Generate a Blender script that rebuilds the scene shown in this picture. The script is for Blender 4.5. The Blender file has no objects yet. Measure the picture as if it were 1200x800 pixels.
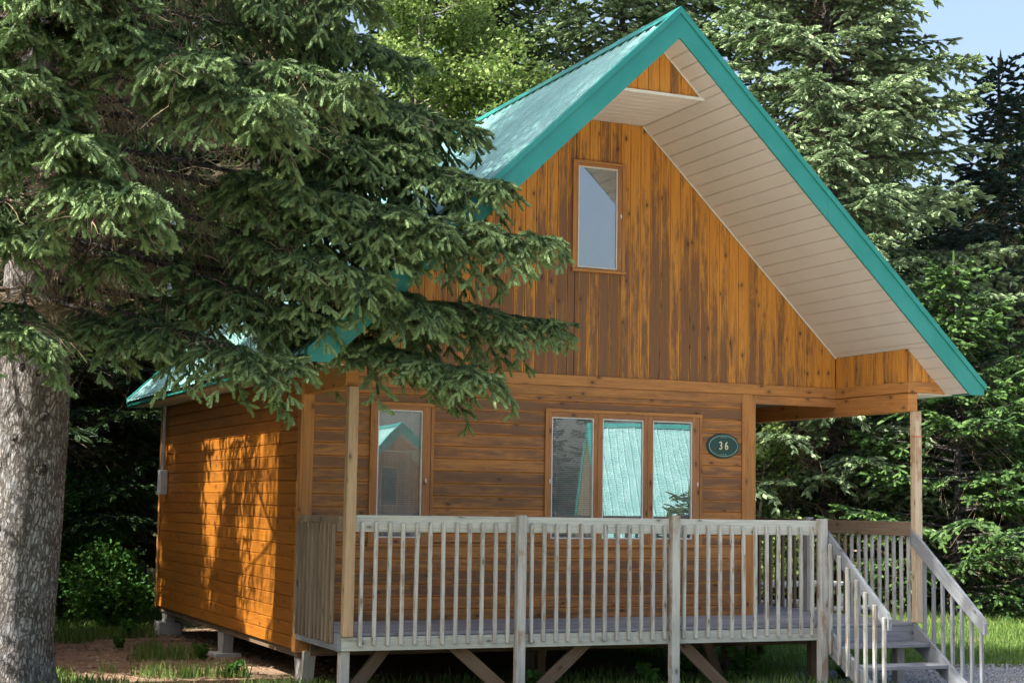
import bpy, math, random
import numpy as np
from mathutils import Vector, Matrix, noise as mnoise
PI = math.pi
scene = bpy.context.scene
COL = scene.collection
RND = random.Random(7)

# ---------------------------------------------------------------- materials
class NT:
    def __init__(s, name):
        s.m = bpy.data.materials.new(name); s.m.use_nodes = True
        s.t = s.m.node_tree; s.t.nodes.clear()
        s.out = s.t.nodes.new('ShaderNodeOutputMaterial')
    def n(s, typ, **kw):
        nd = s.t.nodes.new(typ)
        for k, v in kw.items():
            if k.startswith('i_'):
                key = k[2:]
                key = int(key) if key.isdigit() else key.replace('_', ' ')
                s.put(nd.inputs[key], v)
            else: setattr(nd, k, v)
        return nd
    def put(s, sock, v):
        if isinstance(v, bpy.types.NodeSocket): s.t.links.new(v, sock)
        elif isinstance(v, bpy.types.Node): s.t.links.new(v.outputs[0], sock)
        else: sock.default_value = v
    def math(s, op, a, b=0.0, c=None, clamp=False):
        nd = s.t.nodes.new('ShaderNodeMath'); nd.operation = op; nd.use_clamp = clamp
        s.put(nd.inputs[0], a); s.put(nd.inputs[1], b)
        if c is not None: s.put(nd.inputs[2], c)
        return nd.outputs[0]
    def ramp(s, v, lo, hi, a=0.0, b=1.0):
        nd = s.t.nodes.new('ShaderNodeMapRange'); nd.interpolation_type = 'SMOOTHSTEP'
        s.put(nd.inputs[0], v); s.put(nd.inputs[1], lo); s.put(nd.inputs[2], hi); s.put(nd.inputs[3], a); s.put(nd.inputs[4], b)
        return nd.outputs[0]
    def mix(s, f, a, b, mode='MIX'):
        nd = s.t.nodes.new('ShaderNodeMix'); nd.data_type = 'RGBA'; nd.blend_type = mode
        s.put(nd.inputs[0], f); s.put(nd.inputs[6], col(a)); s.put(nd.inputs[7], col(b))
        return nd.outputs[2]
    def noise(s, vec, scale=1.0, detail=3.0, rough=.5, dim='3D'):
        nd = s.n('ShaderNodeTexNoise', noise_dimensions=dim)
        s.put(nd.inputs['Vector'], vec); nd.inputs['Scale'].default_value = scale
        nd.inputs['Detail'].default_value = detail; nd.inputs['Roughness'].default_value = rough
        return nd.outputs[0]
    def attr(s, name, out=2):
        nd = s.n('ShaderNodeAttribute', attribute_name=name); return nd.outputs[out]
    def xyz(s, x, y, z):
        nd = s.n('ShaderNodeCombineXYZ'); s.put(nd.inputs[0], x); s.put(nd.inputs[1], y); s.put(nd.inputs[2], z); return nd.outputs[0]
    def sep(s, v):
        nd = s.n('ShaderNodeSeparateXYZ'); s.put(nd.inputs[0], v); return nd.outputs
    def obj(s): return s.n('ShaderNodeTexCoord').outputs['Object']
    def uv(s): return s.n('ShaderNodeUVMap').outputs[0]
    def bump(s, h, strength=.4, dist=.01):
        nd = s.n('ShaderNodeBump'); s.put(nd.inputs['Height'], h); nd.inputs['Strength'].default_value = strength
        nd.inputs['Distance'].default_value = dist; return nd.outputs[0]
    def bsdf(s, color, rough=.6, normal=None, **kw):
        nd = s.n('ShaderNodeBsdfPrincipled'); s.put(nd.inputs['Base Color'], col(color)); s.put(nd.inputs['Roughness'], rough)
        if normal is not None: s.put(nd.inputs['Normal'], normal)
        for k, v in kw.items(): s.put(nd.inputs[k.replace('_', ' ')], v)
        s.t.links.new(nd.outputs[0], s.out.inputs[0]); return nd
def col(c):
    return (*c, 1.0) if isinstance(c, tuple) and len(c) == 3 else c

def wood(name, light, dark, knot, wear_lo=.35, wear_hi=.65, gable=False, rough=.6, bumpd=.002, rndamt=.16, stain=None, spec=.3, edge=None):
    s = NT(name); u, v, _ = s.sep(s.uv()); r = s.attr('rnd')
    uo = s.math('MULTIPLY', r, 91.3); vo = s.math('MULTIPLY', r, 57.1)
    ua = s.math('ADD', u, uo); va = s.math('ADD', v, vo)
    g = s.noise(s.xyz(s.math('MULTIPLY', ua, 2.0), s.math('MULTIPLY', va, 70.0), r), 1, 4, .6)
    w = s.noise(s.xyz(s.math('MULTIPLY', ua, 1.9), s.math('MULTIPLY', va, 15.0), r), 1, 5, .72)
    b2 = s.noise(s.xyz(s.math('MULTIPLY', ua, 7.0), s.math('MULTIPLY', va, 40.0), r), 1, 5, .7)
    wear = s.math('ADD', s.math('MULTIPLY', w, .7), s.math('ADD', s.math('MULTIPLY', b2, .3), s.math('MULTIPLY', s.math('SUBTRACT', r, .5), rndamt)))
    if gable:   # boards high under the overhang keep their fresh stain, lower ones are weathered brown
        x, y, z = s.sep(s.obj())
        d = s.math('SUBTRACT', s.math('SUBTRACT', 5.93, s.math('MULTIPLY', s.math('ABSOLUTE', s.math('SUBTRACT', x, 3.27)), .9637)), z)
        wear = s.math('ADD', wear, s.ramp(d, .1, 2.0, -.13, .045))
    if edge:    # the grooves between boards keep more stain than the board faces
        cc = s.sep(s.obj())[edge[0]]; fr = s.math('FRACT', s.math('DIVIDE', s.math('SUBTRACT', cc, edge[1]), edge[2]))
        e = s.math('MULTIPLY', s.math('ABSOLUTE', s.math('SUBTRACT', fr, .5)), 2.)
        wear = s.math('ADD', wear, s.ramp(s.math('MULTIPLY_ADD', s.math('SUBTRACT', b2, .5), .35, e), .60, 1.0, .02, -.15))
    m = s.ramp(wear, wear_lo, wear_hi)
    c = s.mix(m, light, dark)
    c = s.mix(s.ramp(g, .35, .75, 0., .38), c, tuple(x * .45 for x in dark))
    vo_ = s.n('ShaderNodeTexVoronoi', voronoi_dimensions='2D'); s.put(vo_.inputs['Vector'], s.xyz(s.math('MULTIPLY', ua, 2.4), s.math('MULTIPLY', va, 4.6), 0.)); vo_.inputs['Scale'].default_value = 1
    kd = s.math('ADD', vo_.outputs['Distance'], s.math('MULTIPLY', s.math('SUBTRACT', b2, .5), .10))
    kc = s.sep(vo_.outputs['Color'])[0]
    km = s.math('MULTIPLY', s.ramp(kd, .034, .078, 1., 0.), s.ramp(kc, .3, .34))
    c = s.mix(s.math('MULTIPLY', km, .85), c, knot)
    halo = s.math('MULTIPLY', s.ramp(kd, .04, .20, .35, 0.), s.ramp(kc, .3, .34))
    c = s.mix(halo, c, tuple(x * .5 for x in dark))
    if stain:
        st = s.noise(s.xyz(s.math('MULTIPLY', ua, 2.5), s.math('MULTIPLY', va, 4.0), 3.), 1, 4, .6)
        c = s.mix(s.ramp(st, .53, .66, 0., .8), c, stain)
    h = s.math('ADD', g, s.math('MULTIPLY', km, .3))
    s.bsdf(c, rough, s.bump(h, .5, bumpd), Specular_IOR_Level=spec)
    return s.m

M = {}
M['stain_front'] = wood('stained_pine_front', (.46, .20, .056), (.195, .095, .047), (.045, .018, .010), .38, .60, edge=(2, -.274, .127))
M['stain_gable'] = wood('stained_pine_gable', (.60, .26, .042), (.20, .096, .043), (.04, .017, .010), .36, .57, gable=True, edge=(0, .13, .125))
M['stain_side'] = wood('stained_pine_side', (.37, .132, .014), (.12, .040, .009), (.06, .022, .012), .42, .85, rough=.45)
M['stain_trim'] = wood('stained_pine_trim', (.48, .215, .062), (.25, .115, .045), (.06, .025, .012), .42, .75)
M['stain_frame'] = wood('stained_window_frame', (.42, .19, .075), (.22, .10, .045), (.05, .02, .01), .4, .8)
M['grey_wood'] = wood('weathered_grey_wood', (.51, .515, .47), (.31, .31, .29), (.09, .07, .05), .35, .72, rough=.8, stain=(.25, .17, .095), spec=.15)
M['grey_rail'] = wood('weathered_rail_wood', (.51, .525, .46), (.34, .35, .31), (.13, .11, .09), .35, .72, rough=.8, spec=.15)
M['stair_wood'] = wood('weathered_blue_grey_wood', (.26, .28, .305), (.17, .185, .205), (.07, .065, .06), .35, .72, rough=.85, spec=.12)
M['deck_wood'] = wood('weathered_deck_boards', (.36, .37, .39), (.23, .235, .25), (.10, .09, .08), .35, .75, rough=.8, spec=.15)
M['post_wood'] = wood('pale_post_wood', (.56, .45, .32), (.40, .31, .22), (.10, .06, .035), .35, .75, rough=.75, stain=(.33, .21, .12))
M['post_brown'] = wood('tan_brown_post_wood', (.44, .31, .18), (.27, .18, .105), (.08, .045, .025), .35, .75, rough=.75)
M['brown_rail'] = wood('brown_rail_wood', (.25, .19, .13), (.15, .11, .075), (.05, .035, .02), .35, .75, rough=.8)
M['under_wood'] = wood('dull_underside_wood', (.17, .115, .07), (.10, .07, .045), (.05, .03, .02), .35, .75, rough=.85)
M['pier_wood'] = wood('grey_pier_wood', (.42, .41, .38), (.28, .27, .25), (.1, .09, .07), .35, .75, rough=.85)

def mat_teal(name, ca, cb):
    s = NT(name); o = s.obj()
    n = s.noise(o, 3.0, 4); c = s.mix(s.ramp(n, .3, .7), ca, cb)
    d = s.noise(o, 45., 3); c = s.mix(s.ramp(d, .6, .8, 0, .15), c, (.25, .33, .3))
    s.bsdf(c, s.ramp(n, .3, .7, .30, .42), s.bump(s.noise(o, 6.), .12, .01), Specular_IOR_Level=.6); return s.m
M['teal'] = mat_teal('teal_painted_trim', (.012, .205, .175), (.020, .235, .205))
M['teal_roof'] = mat_teal('teal_ribbed_metal', (.21, .43, .40), (.29, .51, .485))
def mat_soffit():
    s = NT('beige_vinyl_soffit'); o = s.obj()
    n = s.noise(o, 2.0, 3)
    s.bsdf(s.mix(s.ramp(n, .3, .7), (.68, .63, .585), (.64, .59, .545)), .55); return s.m
M['soffit'] = mat_soffit()
def plain(name, c, rough=.5, metal=0., c2=None, sc=8.):
    s = NT(name); n = s.noise(s.obj(), sc, 4)
    cc = s.mix(s.ramp(n, .3, .7), c, c2 or tuple(x * .85 for x in c))
    s.bsdf(cc, rough, Metallic=metal); return s.m
M['white'] = plain('white_vinyl', (.72, .71, .66), .4)
M['blind'] = plain('white_blind_slats', (.78, .80, .86), .5)
M['room'] = plain('dim_room_plaster', (.16, .15, .14), .9)
M['screw'] = plain('screw_heads', (.03, .14, .13), .4)
M['concrete'] = plain('concrete', (.42, .41, .39), .9, c2=(.3, .29, .27))
M['galv'] = plain('galvanised_metal', (.42, .45, .48), .4, .6)
M['greybox'] = plain('grey_box_paint', (.55, .56, .57), .5)
M['sign_green'] = plain('dark_green_sign_paint', (.003, .055, .045), .5)
M['cream'] = plain('cream_sign_paint', (.72, .66, .40), .5)
M['sign_line'] = plain('pale_green_sign_line', (.30, .45, .36), .5)
M['red_tape'] = plain('red_chalk', (.55, .10, .06), .8)
M['plastic_blue'] = plain('blue_plastic', (.02, .12, .55), .3)
M['wire'] = plain('dark_cable', (.02, .02, .02), .6)
def mat_glass():
    s = NT('window_glass')
    t = s.n('ShaderNodeBsdfTransparent'); t.inputs[0].default_value = (.93, .96, .95, 1)
    g = s.n('ShaderNodeBsdfGlossy'); g.inputs['Roughness'].default_value = .0; g.inputs[0].default_value = (.90, .96, 1, 1)
    wv = s.noise(s.obj(), 1.6, 1); s.put(g.inputs['Normal'], s.bump(wv, .15, .004))
    fr = s.n('ShaderNodeFresnel'); fr.inputs[0].default_value = 1.9
    mx = s.n('ShaderNodeMixShader'); s.put(mx.inputs[0], s.math('MULTIPLY_ADD', fr.outputs[0], 1.4, .20)); s.put(mx.inputs[1], t); s.put(mx.inputs[2], g)
    df = s.n('ShaderNodeBsdfDiffuse'); df.inputs[0].default_value = (.75, .78, .78, 1)      # pale haze mixed in to lighten and wash out the reflections
    mx2 = s.n('ShaderNodeMixShader'); mx2.inputs[0].default_value = .09; s.put(mx2.inputs[1], mx); s.put(mx2.inputs[2], df)
    s.t.links.new(mx2.outputs[0], s.out.inputs[0]); return s.m
M['glass'] = mat_glass()

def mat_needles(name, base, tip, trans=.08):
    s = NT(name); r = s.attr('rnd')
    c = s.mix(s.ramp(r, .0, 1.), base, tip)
    p = s.bsdf(c, .62, Specular_IOR_Level=.25)
    tr = s.n('ShaderNodeBsdfTranslucent'); s.put(tr.inputs[0], s.mix(.5, c, (.2, .35, .05)))
    mx = s.n('ShaderNodeMixShader'); mx.inputs[0].default_value = trans; s.put(mx.inputs[1], p); s.put(mx.inputs[2], tr)
    s.t.links.new(mx.outputs[0], s.out.inputs[0]); return s.m
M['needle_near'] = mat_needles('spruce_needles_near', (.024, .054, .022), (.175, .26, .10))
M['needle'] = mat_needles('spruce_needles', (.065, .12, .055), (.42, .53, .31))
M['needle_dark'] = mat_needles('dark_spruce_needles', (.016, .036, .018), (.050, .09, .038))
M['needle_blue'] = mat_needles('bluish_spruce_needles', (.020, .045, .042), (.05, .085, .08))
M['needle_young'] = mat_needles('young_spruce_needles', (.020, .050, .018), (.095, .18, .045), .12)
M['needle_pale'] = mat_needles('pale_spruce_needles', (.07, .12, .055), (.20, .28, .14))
M['leaf'] = mat_needles('broad_leaves', (.10, .165, .045), (.31, .40, .13), .35)
M['leaf_dark'] = mat_needles('dark_green_leaves', (.03, .10, .02), (.07, .20, .035), .3)  # darker green foliage of the shrubs and weeds
M['grass'] = mat_needles('grass_blades', (.06, .13, .025), (.19, .27, .07), .3)
M['deadtwig'] = mat_needles('dead_twigs', (.15, .10, .06), (.40, .31, .20), 0.)

def mat_bark(name, a, b, lich, red=False, sc=1.):
    s = NT(name); o = s.obj(); x, y, z = s.sep(o)
    wn = s.noise(o, 9. * sc, 4, .6)
    zz = s.math('MULTIPLY_ADD', wn, .10, s.math('MULTIPLY', z, .38)); xx = s.math('MULTIPLY_ADD', wn, .07, x)
    v = s.n('ShaderNodeTexVoronoi', feature='DISTANCE_TO_EDGE'); s.put(v.inputs['Vector'], s.xyz(xx, y, zz))
    v.inputs['Scale'].default_value = 30. * sc
    n = s.noise(s.xyz(xx, y, zz), 30 * sc, 8, .75); n2 = s.noise(o, 3.5 * sc, 6, .7); n3 = s.noise(s.xyz(x, y, s.math('MULTIPLY', z, .3)), 60 * sc, 5, .7)
    cr = s.ramp(s.math('ADD', v.outputs[0], s.math('MULTIPLY', s.math('SUBTRACT', n, .5), .9)), -.05, .22)
    c = s.mix(s.math('MULTIPLY_ADD', cr, .75, .25), tuple(k * .42 for k in a), s.mix(s.ramp(n3, .35, .65), a, b))
    c = s.mix(s.ramp(s.math('ADD', n2, s.math('MULTIPLY', s.math('SUBTRACT', n, .5), .7)), .48, .66, 0., .65), c, lich)
    if red:
        rn = s.noise(s.xyz(s.math('MULTIPLY', x, 2.), y, s.math('MULTIPLY', z, .5)), 5., 5, .7)
        c = s.mix(s.ramp(rn, .66, .73, 0., .8), c, (.16, .05, .025))
    s.bsdf(c, .9, s.bump(s.math('ADD', cr, s.math('MULTIPLY', n, .8)), 1., .03), Specular_IOR_Level=.1); return s.m
M['bark_big'] = mat_bark('scaly_grey_spruce_bark', (.22, .195, .175), (.38, .355, .34), (.44, .45, .47), True)
M['bark'] = mat_bark('spruce_bark', (.09, .08, .075), (.17, .155, .145), (.22, .22, .22), False, .8)
M['bark_pale'] = mat_bark('pale_poplar_bark', (.30, .28, .24), (.45, .43, .38), (.5, .48, .43), False, .7)

def mat_ground():
    s = NT('grassy_soil'); o = s.obj()
    n = s.noise(o, .55, 5, .65); f = s.noise(o, 14., 5, .7); m = s.noise(o, 3.1, 4)
    soil = s.mix(s.ramp(f, .3, .7), (.16, .105, .065), (.30, .215, .145))
    gr = s.mix(s.ramp(m, .3, .7), (.060, .105, .028), (.11, .15, .045))
    c = s.mix(s.ramp(s.math('ADD', n, s.math('MULTIPLY', s.math('SUBTRACT', f, .5), .5)), .40, .52), soil, gr)
    s.bsdf(c, .95, s.bump(f, .7, .03), Specular_IOR_Level=.1); return s.m
M['ground'] = mat_ground()
def mat_dirt():
    s = NT('needle_litter'); o = s.obj(); f = s.noise(o, 20., 6, .75); n = s.noise(o, 2.5, 4)
    c = s.mix(s.ramp(f, .3, .7), (.17, .105, .065), (.34, .235, .16)); c = s.mix(s.ramp(n, .45, .65, 0., .5), c, (.10, .075, .05))
    s.bsdf(c, .95, s.bump(f, .8, .02), Specular_IOR_Level=.1); return s.m
M['dirt'] = mat_dirt()
def mat_gravel():
    s = NT('grey_gravel'); o = s.obj()
    v = s.n('ShaderNodeTexVoronoi'); s.put(v.inputs['Vector'], o); v.inputs['Scale'].default_value = 38.
    c = s.mix(s.sep(v.outputs['Color'])[0], (.20, .20, .21), (.42, .41, .40))
    s.bsdf(c, .9, s.bump(v.outputs['Distance'], 1., .02), Specular_IOR_Level=.2); return s.m
M['gravel'] = mat_gravel()
M['sand'] = plain('pale_sandy_gravel', (.46, .42, .36), .95, c2=(.36, .33, .29), sc=3.)
M['stone'] = mat_needles('gravel_stones', (.20, .20, .21), (.46, .45, .43), 0.)

# ---------------------------------------------------------------- mesh helpers
def V(*a): return Vector(a)
class MB:
    """collects prisms whose uv follows the grain; built as one mesh"""
    def __init__(s): s.v = []; s.f = []; s.uv = []; s.r = []; s.sm = []; s.mi = []
    def poly(s, pts, g=None, r=0., off=0., mi=0):
        """faces from a list of 3d points"""
        b = len(s.v); s.v += [tuple(p) for p in pts]; s.f.append(list(range(b, b + len(pts))))
        n = (pts[1] - pts[0]).cross(pts[2] - pts[0])
        if n.length < 1e-12: n = V(0, 0, 1)
        n.normalize(); g = (g or V(1, 0, 0)).normalized()
        w = n.cross(g)
        if w.length < .3: w = V(0, 0, 1) if abs(g.z) < .7 else V(1, 0, 0)
        w.normalize(); s.uv.append([(p.dot(g), p.dot(w)) for p in pts]); s.r.append(r); s.mi.append(mi)
    def loft(s, A, B, g, r=None, capA=True, capB=True, mi=0):
        if r is None: r = RND.random()
        n = len(A)
        for i in range(n):
            j = (i + 1) % n; s.poly([A[i], A[j], B[j], B[i]], g, r, mi=mi)
        if capA: s.poly(A[::-1], g, r, mi=mi)
        if capB: s.poly(B, g, r, mi=mi)
    def prism(s, pts, ext, g=None, r=None, mi=0):
        pts = [Vector(p) for p in pts]; ext = Vector(ext)
        n = V(0, 0, 0)
        for i in range(1, len(pts) - 1): n += (pts[i] - pts[0]).cross(pts[i + 1] - pts[0])
        if n.dot(ext) < 0: pts = pts[::-1]
        s.loft(pts, [p + ext for p in pts], g or ext, r, mi=mi)
    def beam(s, p0, p1, w, h, up=(0, 0, 1), ch=.004, r=None, mi=0):
        """p0->p1 centre line, w across, h along up"""
        p0, p1, up = Vector(p0), Vector(p1), Vector(up); a = (p1 - p0).normalized()
        sd = a.cross(up).normalized(); up = sd.cross(a).normalized()
        c = min(ch, w * .3, h * .3); x, y = w / 2, h / 2
        cs = [(-x + c, -y), (x - c, -y), (x, -y + c), (x, y - c), (x - c, y), (-x + c, y), (-x, y - c), (-x, -y + c)] if c > 0 else [(-x, -y), (x, -y), (x, y), (-x, y)]
        off = lambda p, k=1.: [p + sd * (q[0] * k) + up * (q[1] * k) for q in cs]
        if c > 0:
            A0 = off(p0, 1 - 2 * c / max(w, h)); A = off(p0 + a * c); B = off(p1 - a * c); B0 = off(p1, 1 - 2 * c / max(w, h))
            if r is None: r = RND.random()
            s.loft(A0, A, a, r, True, False, mi); s.loft(A, B, a, r, False, False, mi); s.loft(B, B0, a, r, False, True, mi)
        else: s.loft(off(p0), off(p1), a, r, mi=mi)
    def box(s, x0, x1, y0, y1, z0, z1, ch=.003, r=None, ax=None, mi=0):
        d = [x1 - x0, y1 - y0, z1 - z0]; ax = d.index(max(d)) if ax is None else ax
        c = V((x0 + x1) / 2, (y0 + y1) / 2, (z0 + z1) / 2); a = V(0, 0, 0); a[ax] = d[ax] / 2
        if ax == 0: s.beam(c - a, c + a, d[1], d[2], (0, 0, 1), ch, r, mi)
        elif ax == 1: s.beam(c - a, c + a, d[0], d[2], (0, 0, 1), ch, r, mi)
        else: s.beam(c - a, c + a, d[0], d[1], (0, 1, 0), ch, r, mi)
    def build(s, name, mat, parent=None, mats=None):
        me = bpy.data.meshes.new(name); me.from_pydata(s.v, [], s.f)
        uvl = me.uv_layers.new(name='UVMap'); flat = [c for f in s.uv for p in f for c in p]; uvl.data.foreach_set('uv', flat)
        at = me.attributes.new('rnd', 'FLOAT', 'FACE'); at.data.foreach_set('value', s.r)
        for m in (mats or [mat]): me.materials.append(m)
        if mats: me.polygons.foreach_set('material_index', s.mi)
        me.update()
        o = bpy.data.objects.new(name, me); COL.objects.link(o); o.parent = parent; return o

def np_mesh(name, verts, faces, mat, parent=None, rnd=None, smooth=False, k=3):
    """numpy mesh: verts (n,3), faces (m,k)"""
    me = bpy.data.meshes.new(name); nv = len(verts); nf = len(faces)
    me.vertices.add(nv); me.vertices.foreach_set('co', np.ascontiguousarray(verts, np.float32).ravel())
    me.loops.add(nf * k); me.loops.foreach_set('vertex_index', np.ascontiguousarray(faces, np.int32).ravel())
    me.polygons.add(nf); me.polygons.foreach_set('loop_start', np.arange(0, nf * k, k, dtype=np.int32))
    if smooth: me.polygons.foreach_set('use_smooth', np.ones(nf, bool))
    if rnd is not None:
        at = me.attributes.new('rnd', 'FLOAT', 'FACE'); at.data.foreach_set('value', np.ascontiguousarray(rnd, np.float32))
    me.materials.append(mat); me.update(calc_edges=True)
    o = bpy.data.objects.new(name, me); COL.objects.link(o); o.parent = parent; return o

def tag(o, label=None, cat=None, group=None, kind=None):
    if label: o['label'] = label
    if cat: o['category'] = cat
    if group: o['group'] = group
    if kind: o['kind'] = kind
    return o
def empty(name, loc=(0, 0, 0), parent=None, rz=0.):
    o = bpy.data.objects.new(name, None); COL.objects.link(o); o.location = loc; o.rotation_euler = (0, 0, rz); o.parent = parent
    o.empty_display_size = .2; return o
def copy_tree(o, parent=None):
    c = o.copy(); COL.objects.link(c); c.parent = parent
    for ch in list(o.children): copy_tree(ch, c)
    return c

# ---------------------------------------------------------------- camera (solved from the photograph's two vanishing points)
CAM = V(-4.4798, -15.3908, 1.1973)
pt, yw, rl = math.radians(5.687), math.radians(23.5949), math.radians(.8969)
F = V(math.sin(yw) * math.cos(pt), math.cos(yw) * math.cos(pt), math.sin(pt)); R = V(math.cos(yw), -math.sin(yw), 0); U = R.cross(F)
R2 = R * math.cos(rl) + U * math.sin(rl); U2 = U * math.cos(rl) - R * math.sin(rl)
cd = bpy.data.cameras.new('camera'); cam = bpy.data.objects.new('camera', cd); COL.objects.link(cam)
cam.matrix_world = Matrix(((R2.x, U2.x, -F.x, CAM.x), (R2.y, U2.y, -F.y, CAM.y), (R2.z, U2.z, -F.z, CAM.z), (0, 0, 0, 1)))
cd.sensor_width = 36.; cd.lens = 1886.34 / 1200 * 36; cd.clip_end = 3000.; cd.clip_start = .1
scene.camera = cam

# ---------------------------------------------------------------- light
SUN_EL, SUN_A = math.radians(49.), math.radians(0.)
sv = V(-math.cos(SUN_EL) * math.cos(SUN_A), math.cos(SUN_EL) * math.sin(SUN_A), math.sin(SUN_EL))   # towards the sun
sl = bpy.data.lights.new('sun', 'SUN'); sl.energy = 5.; sl.angle = math.radians(.53); sl.color = (1., .955, .87)
so = bpy.data.objects.new('sun', sl); COL.objects.link(so); so.rotation_euler = sv.to_track_quat('Z', 'Y').to_euler(); so.location = sv * 40
w = bpy.data.worlds.new('World'); scene.world = w; w.use_nodes = True
wt = w.node_tree; bg = wt.nodes['Background']; sk = wt.nodes.new('ShaderNodeTexSky'); sk.sky_type = 'NISHITA'; sk.sun_disc = False
sk.sun_elevation = SUN_EL; sk.sun_rotation = math.atan2(sv.x, sv.y); sk.dust_density = 5.5; sk.air_density = 1.; sk.ozone_density = 1.
wt.links.new(sk.outputs[0], bg.inputs[0]); bg.inputs[1].default_value = .13
vs = scene.view_settings; vs.view_transform = 'Standard'; vs.look = 'None'; vs.exposure = 1.48; vs.gamma = 1.; vs.use_curve_mapping = False
scene.cycles.max_bounces = 8; scene.cycles.transparent_max_bounces = 8; scene.cycles.diffuse_bounces = 4

# ---------------------------------------------------------------- the cabin
XA, ZA, K = 3.27, 6.12, .9637            # ridge x, top of ridge, roof slope
XL, XR_, ZE = -.456, 6.996, 2.54         # eaves
YF, YB, D = -1.71, 6.97, 6.83            # front barge, back barge, wall depth
W1 = 5.20; XB = 6.30; ZC = 2.43; GZ = -.62
def ztop(x): return ZA - K * abs(x - XA)
def zsof(x): return min(ZA - .305 - K * abs(x - XA), 99)

def siding(mb, x0, x1, z0, z1, holes, P, pitch=.127, t=.024, start=None, cut=None):
    """horizontal boards; P maps (x, z, out) to 3d; holes = (xa, xb, za, zb)"""
    z = z0 if start is None else start
    g = (P(1, 0, 0) - P(0, 0, 0)).normalized()
    while z < z1 - 1e-4:
        za, zb = max(z, z0), min(z + pitch, z1); z += pitch
        zs = sorted({za, zb, *[h for H in holes for h in H[2:] if za + 1e-4 < h < zb - 1e-4]})
        joints = []
        if cut is not None and x1 - x0 > 2: joints = [x0 + (x1 - x0) * RND.uniform(.15, .85)] if RND.random() < cut else []
        for p, q in zip(zs, zs[1:]):
            segs = [(x0, x1)]
            for H in holes:
                if H[2] < (p + q) / 2 < H[3]:
                    segs = [c for a, b in segs for c in ((a, min(b, H[0])), (max(a, H[1]), b)) if c[1] - c[0] > .01]
            for J in joints: segs = [c for a, b in segs for c in (((a, J - .0007), (J + .0007, b)) if a < J < b else ((a, b),))]
            for a, b in segs:
                r = RND.random(); e = .008; gr = .013
                prof = [(p, -t), (p, -gr), (p + e, 0), (q - e, 0), (q, -gr), (q, -t)]
                mb.loft([P(a, zz, o) for zz, o in prof], [P(b, zz, o) for zz, o in prof], g, r)
def vsiding(mb, xs0, xs1, zlo, zhi, holes, P, pitch=.125, t=.024):
    """vertical boards; zlo, zhi functions of x (piecewise linear)"""
    x = xs0; g = V(0, 0, 1)
    while x < xs1 - 1e-4:
        a, b = x, min(x + pitch, xs1); x += pitch
        xc = sorted({a, b, *[h for H in holes for h in H[:2] if a + 1e-4 < h < b - 1e-4]}); r = RND.random()
        for p, q in zip(xc, xc[1:]):
            m = (p + q) / 2; sp = [(zlo, zhi)]
            parts = [('lo', 'hi')]
            Hs = [H for H in holes if H[0] < m < H[1]]
            ivs = [(lambda u: zlo(u), lambda u: zhi(u))] if not Hs else [(lambda u: zlo(u), lambda u, H=Hs[0]: H[2]), (lambda u, H=Hs[0]: H[3], lambda u: zhi(u))]
            for lo, hi in ivs:
                if hi(p) - lo(p) < .004 and hi(q) - lo(q) < .004: continue
                e = .006; pi, qi = p + e, q - e
                def out(xa, xb, o): return [P(xa, lo(xa), o), P(xb, lo(xb), o), P(xb, max(hi(xb), lo(xb)), o), P(xa, max(hi(xa), lo(xa)), o)]
                A, B, C = out(p, q, -t), out(p, q, -.012), out(pi, qi, 0)
                n = (A[1] - A[0]).cross(A[3] - A[0]); o = P(0, 0, 1) - P(0, 0, 0)
                if n.dot(o) < 0: A, B, C = A[::-1], B[::-1], C[::-1]
                mb.loft(A, B, g, r, True, False); mb.loft(B, C, g, r, False, True)

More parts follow.
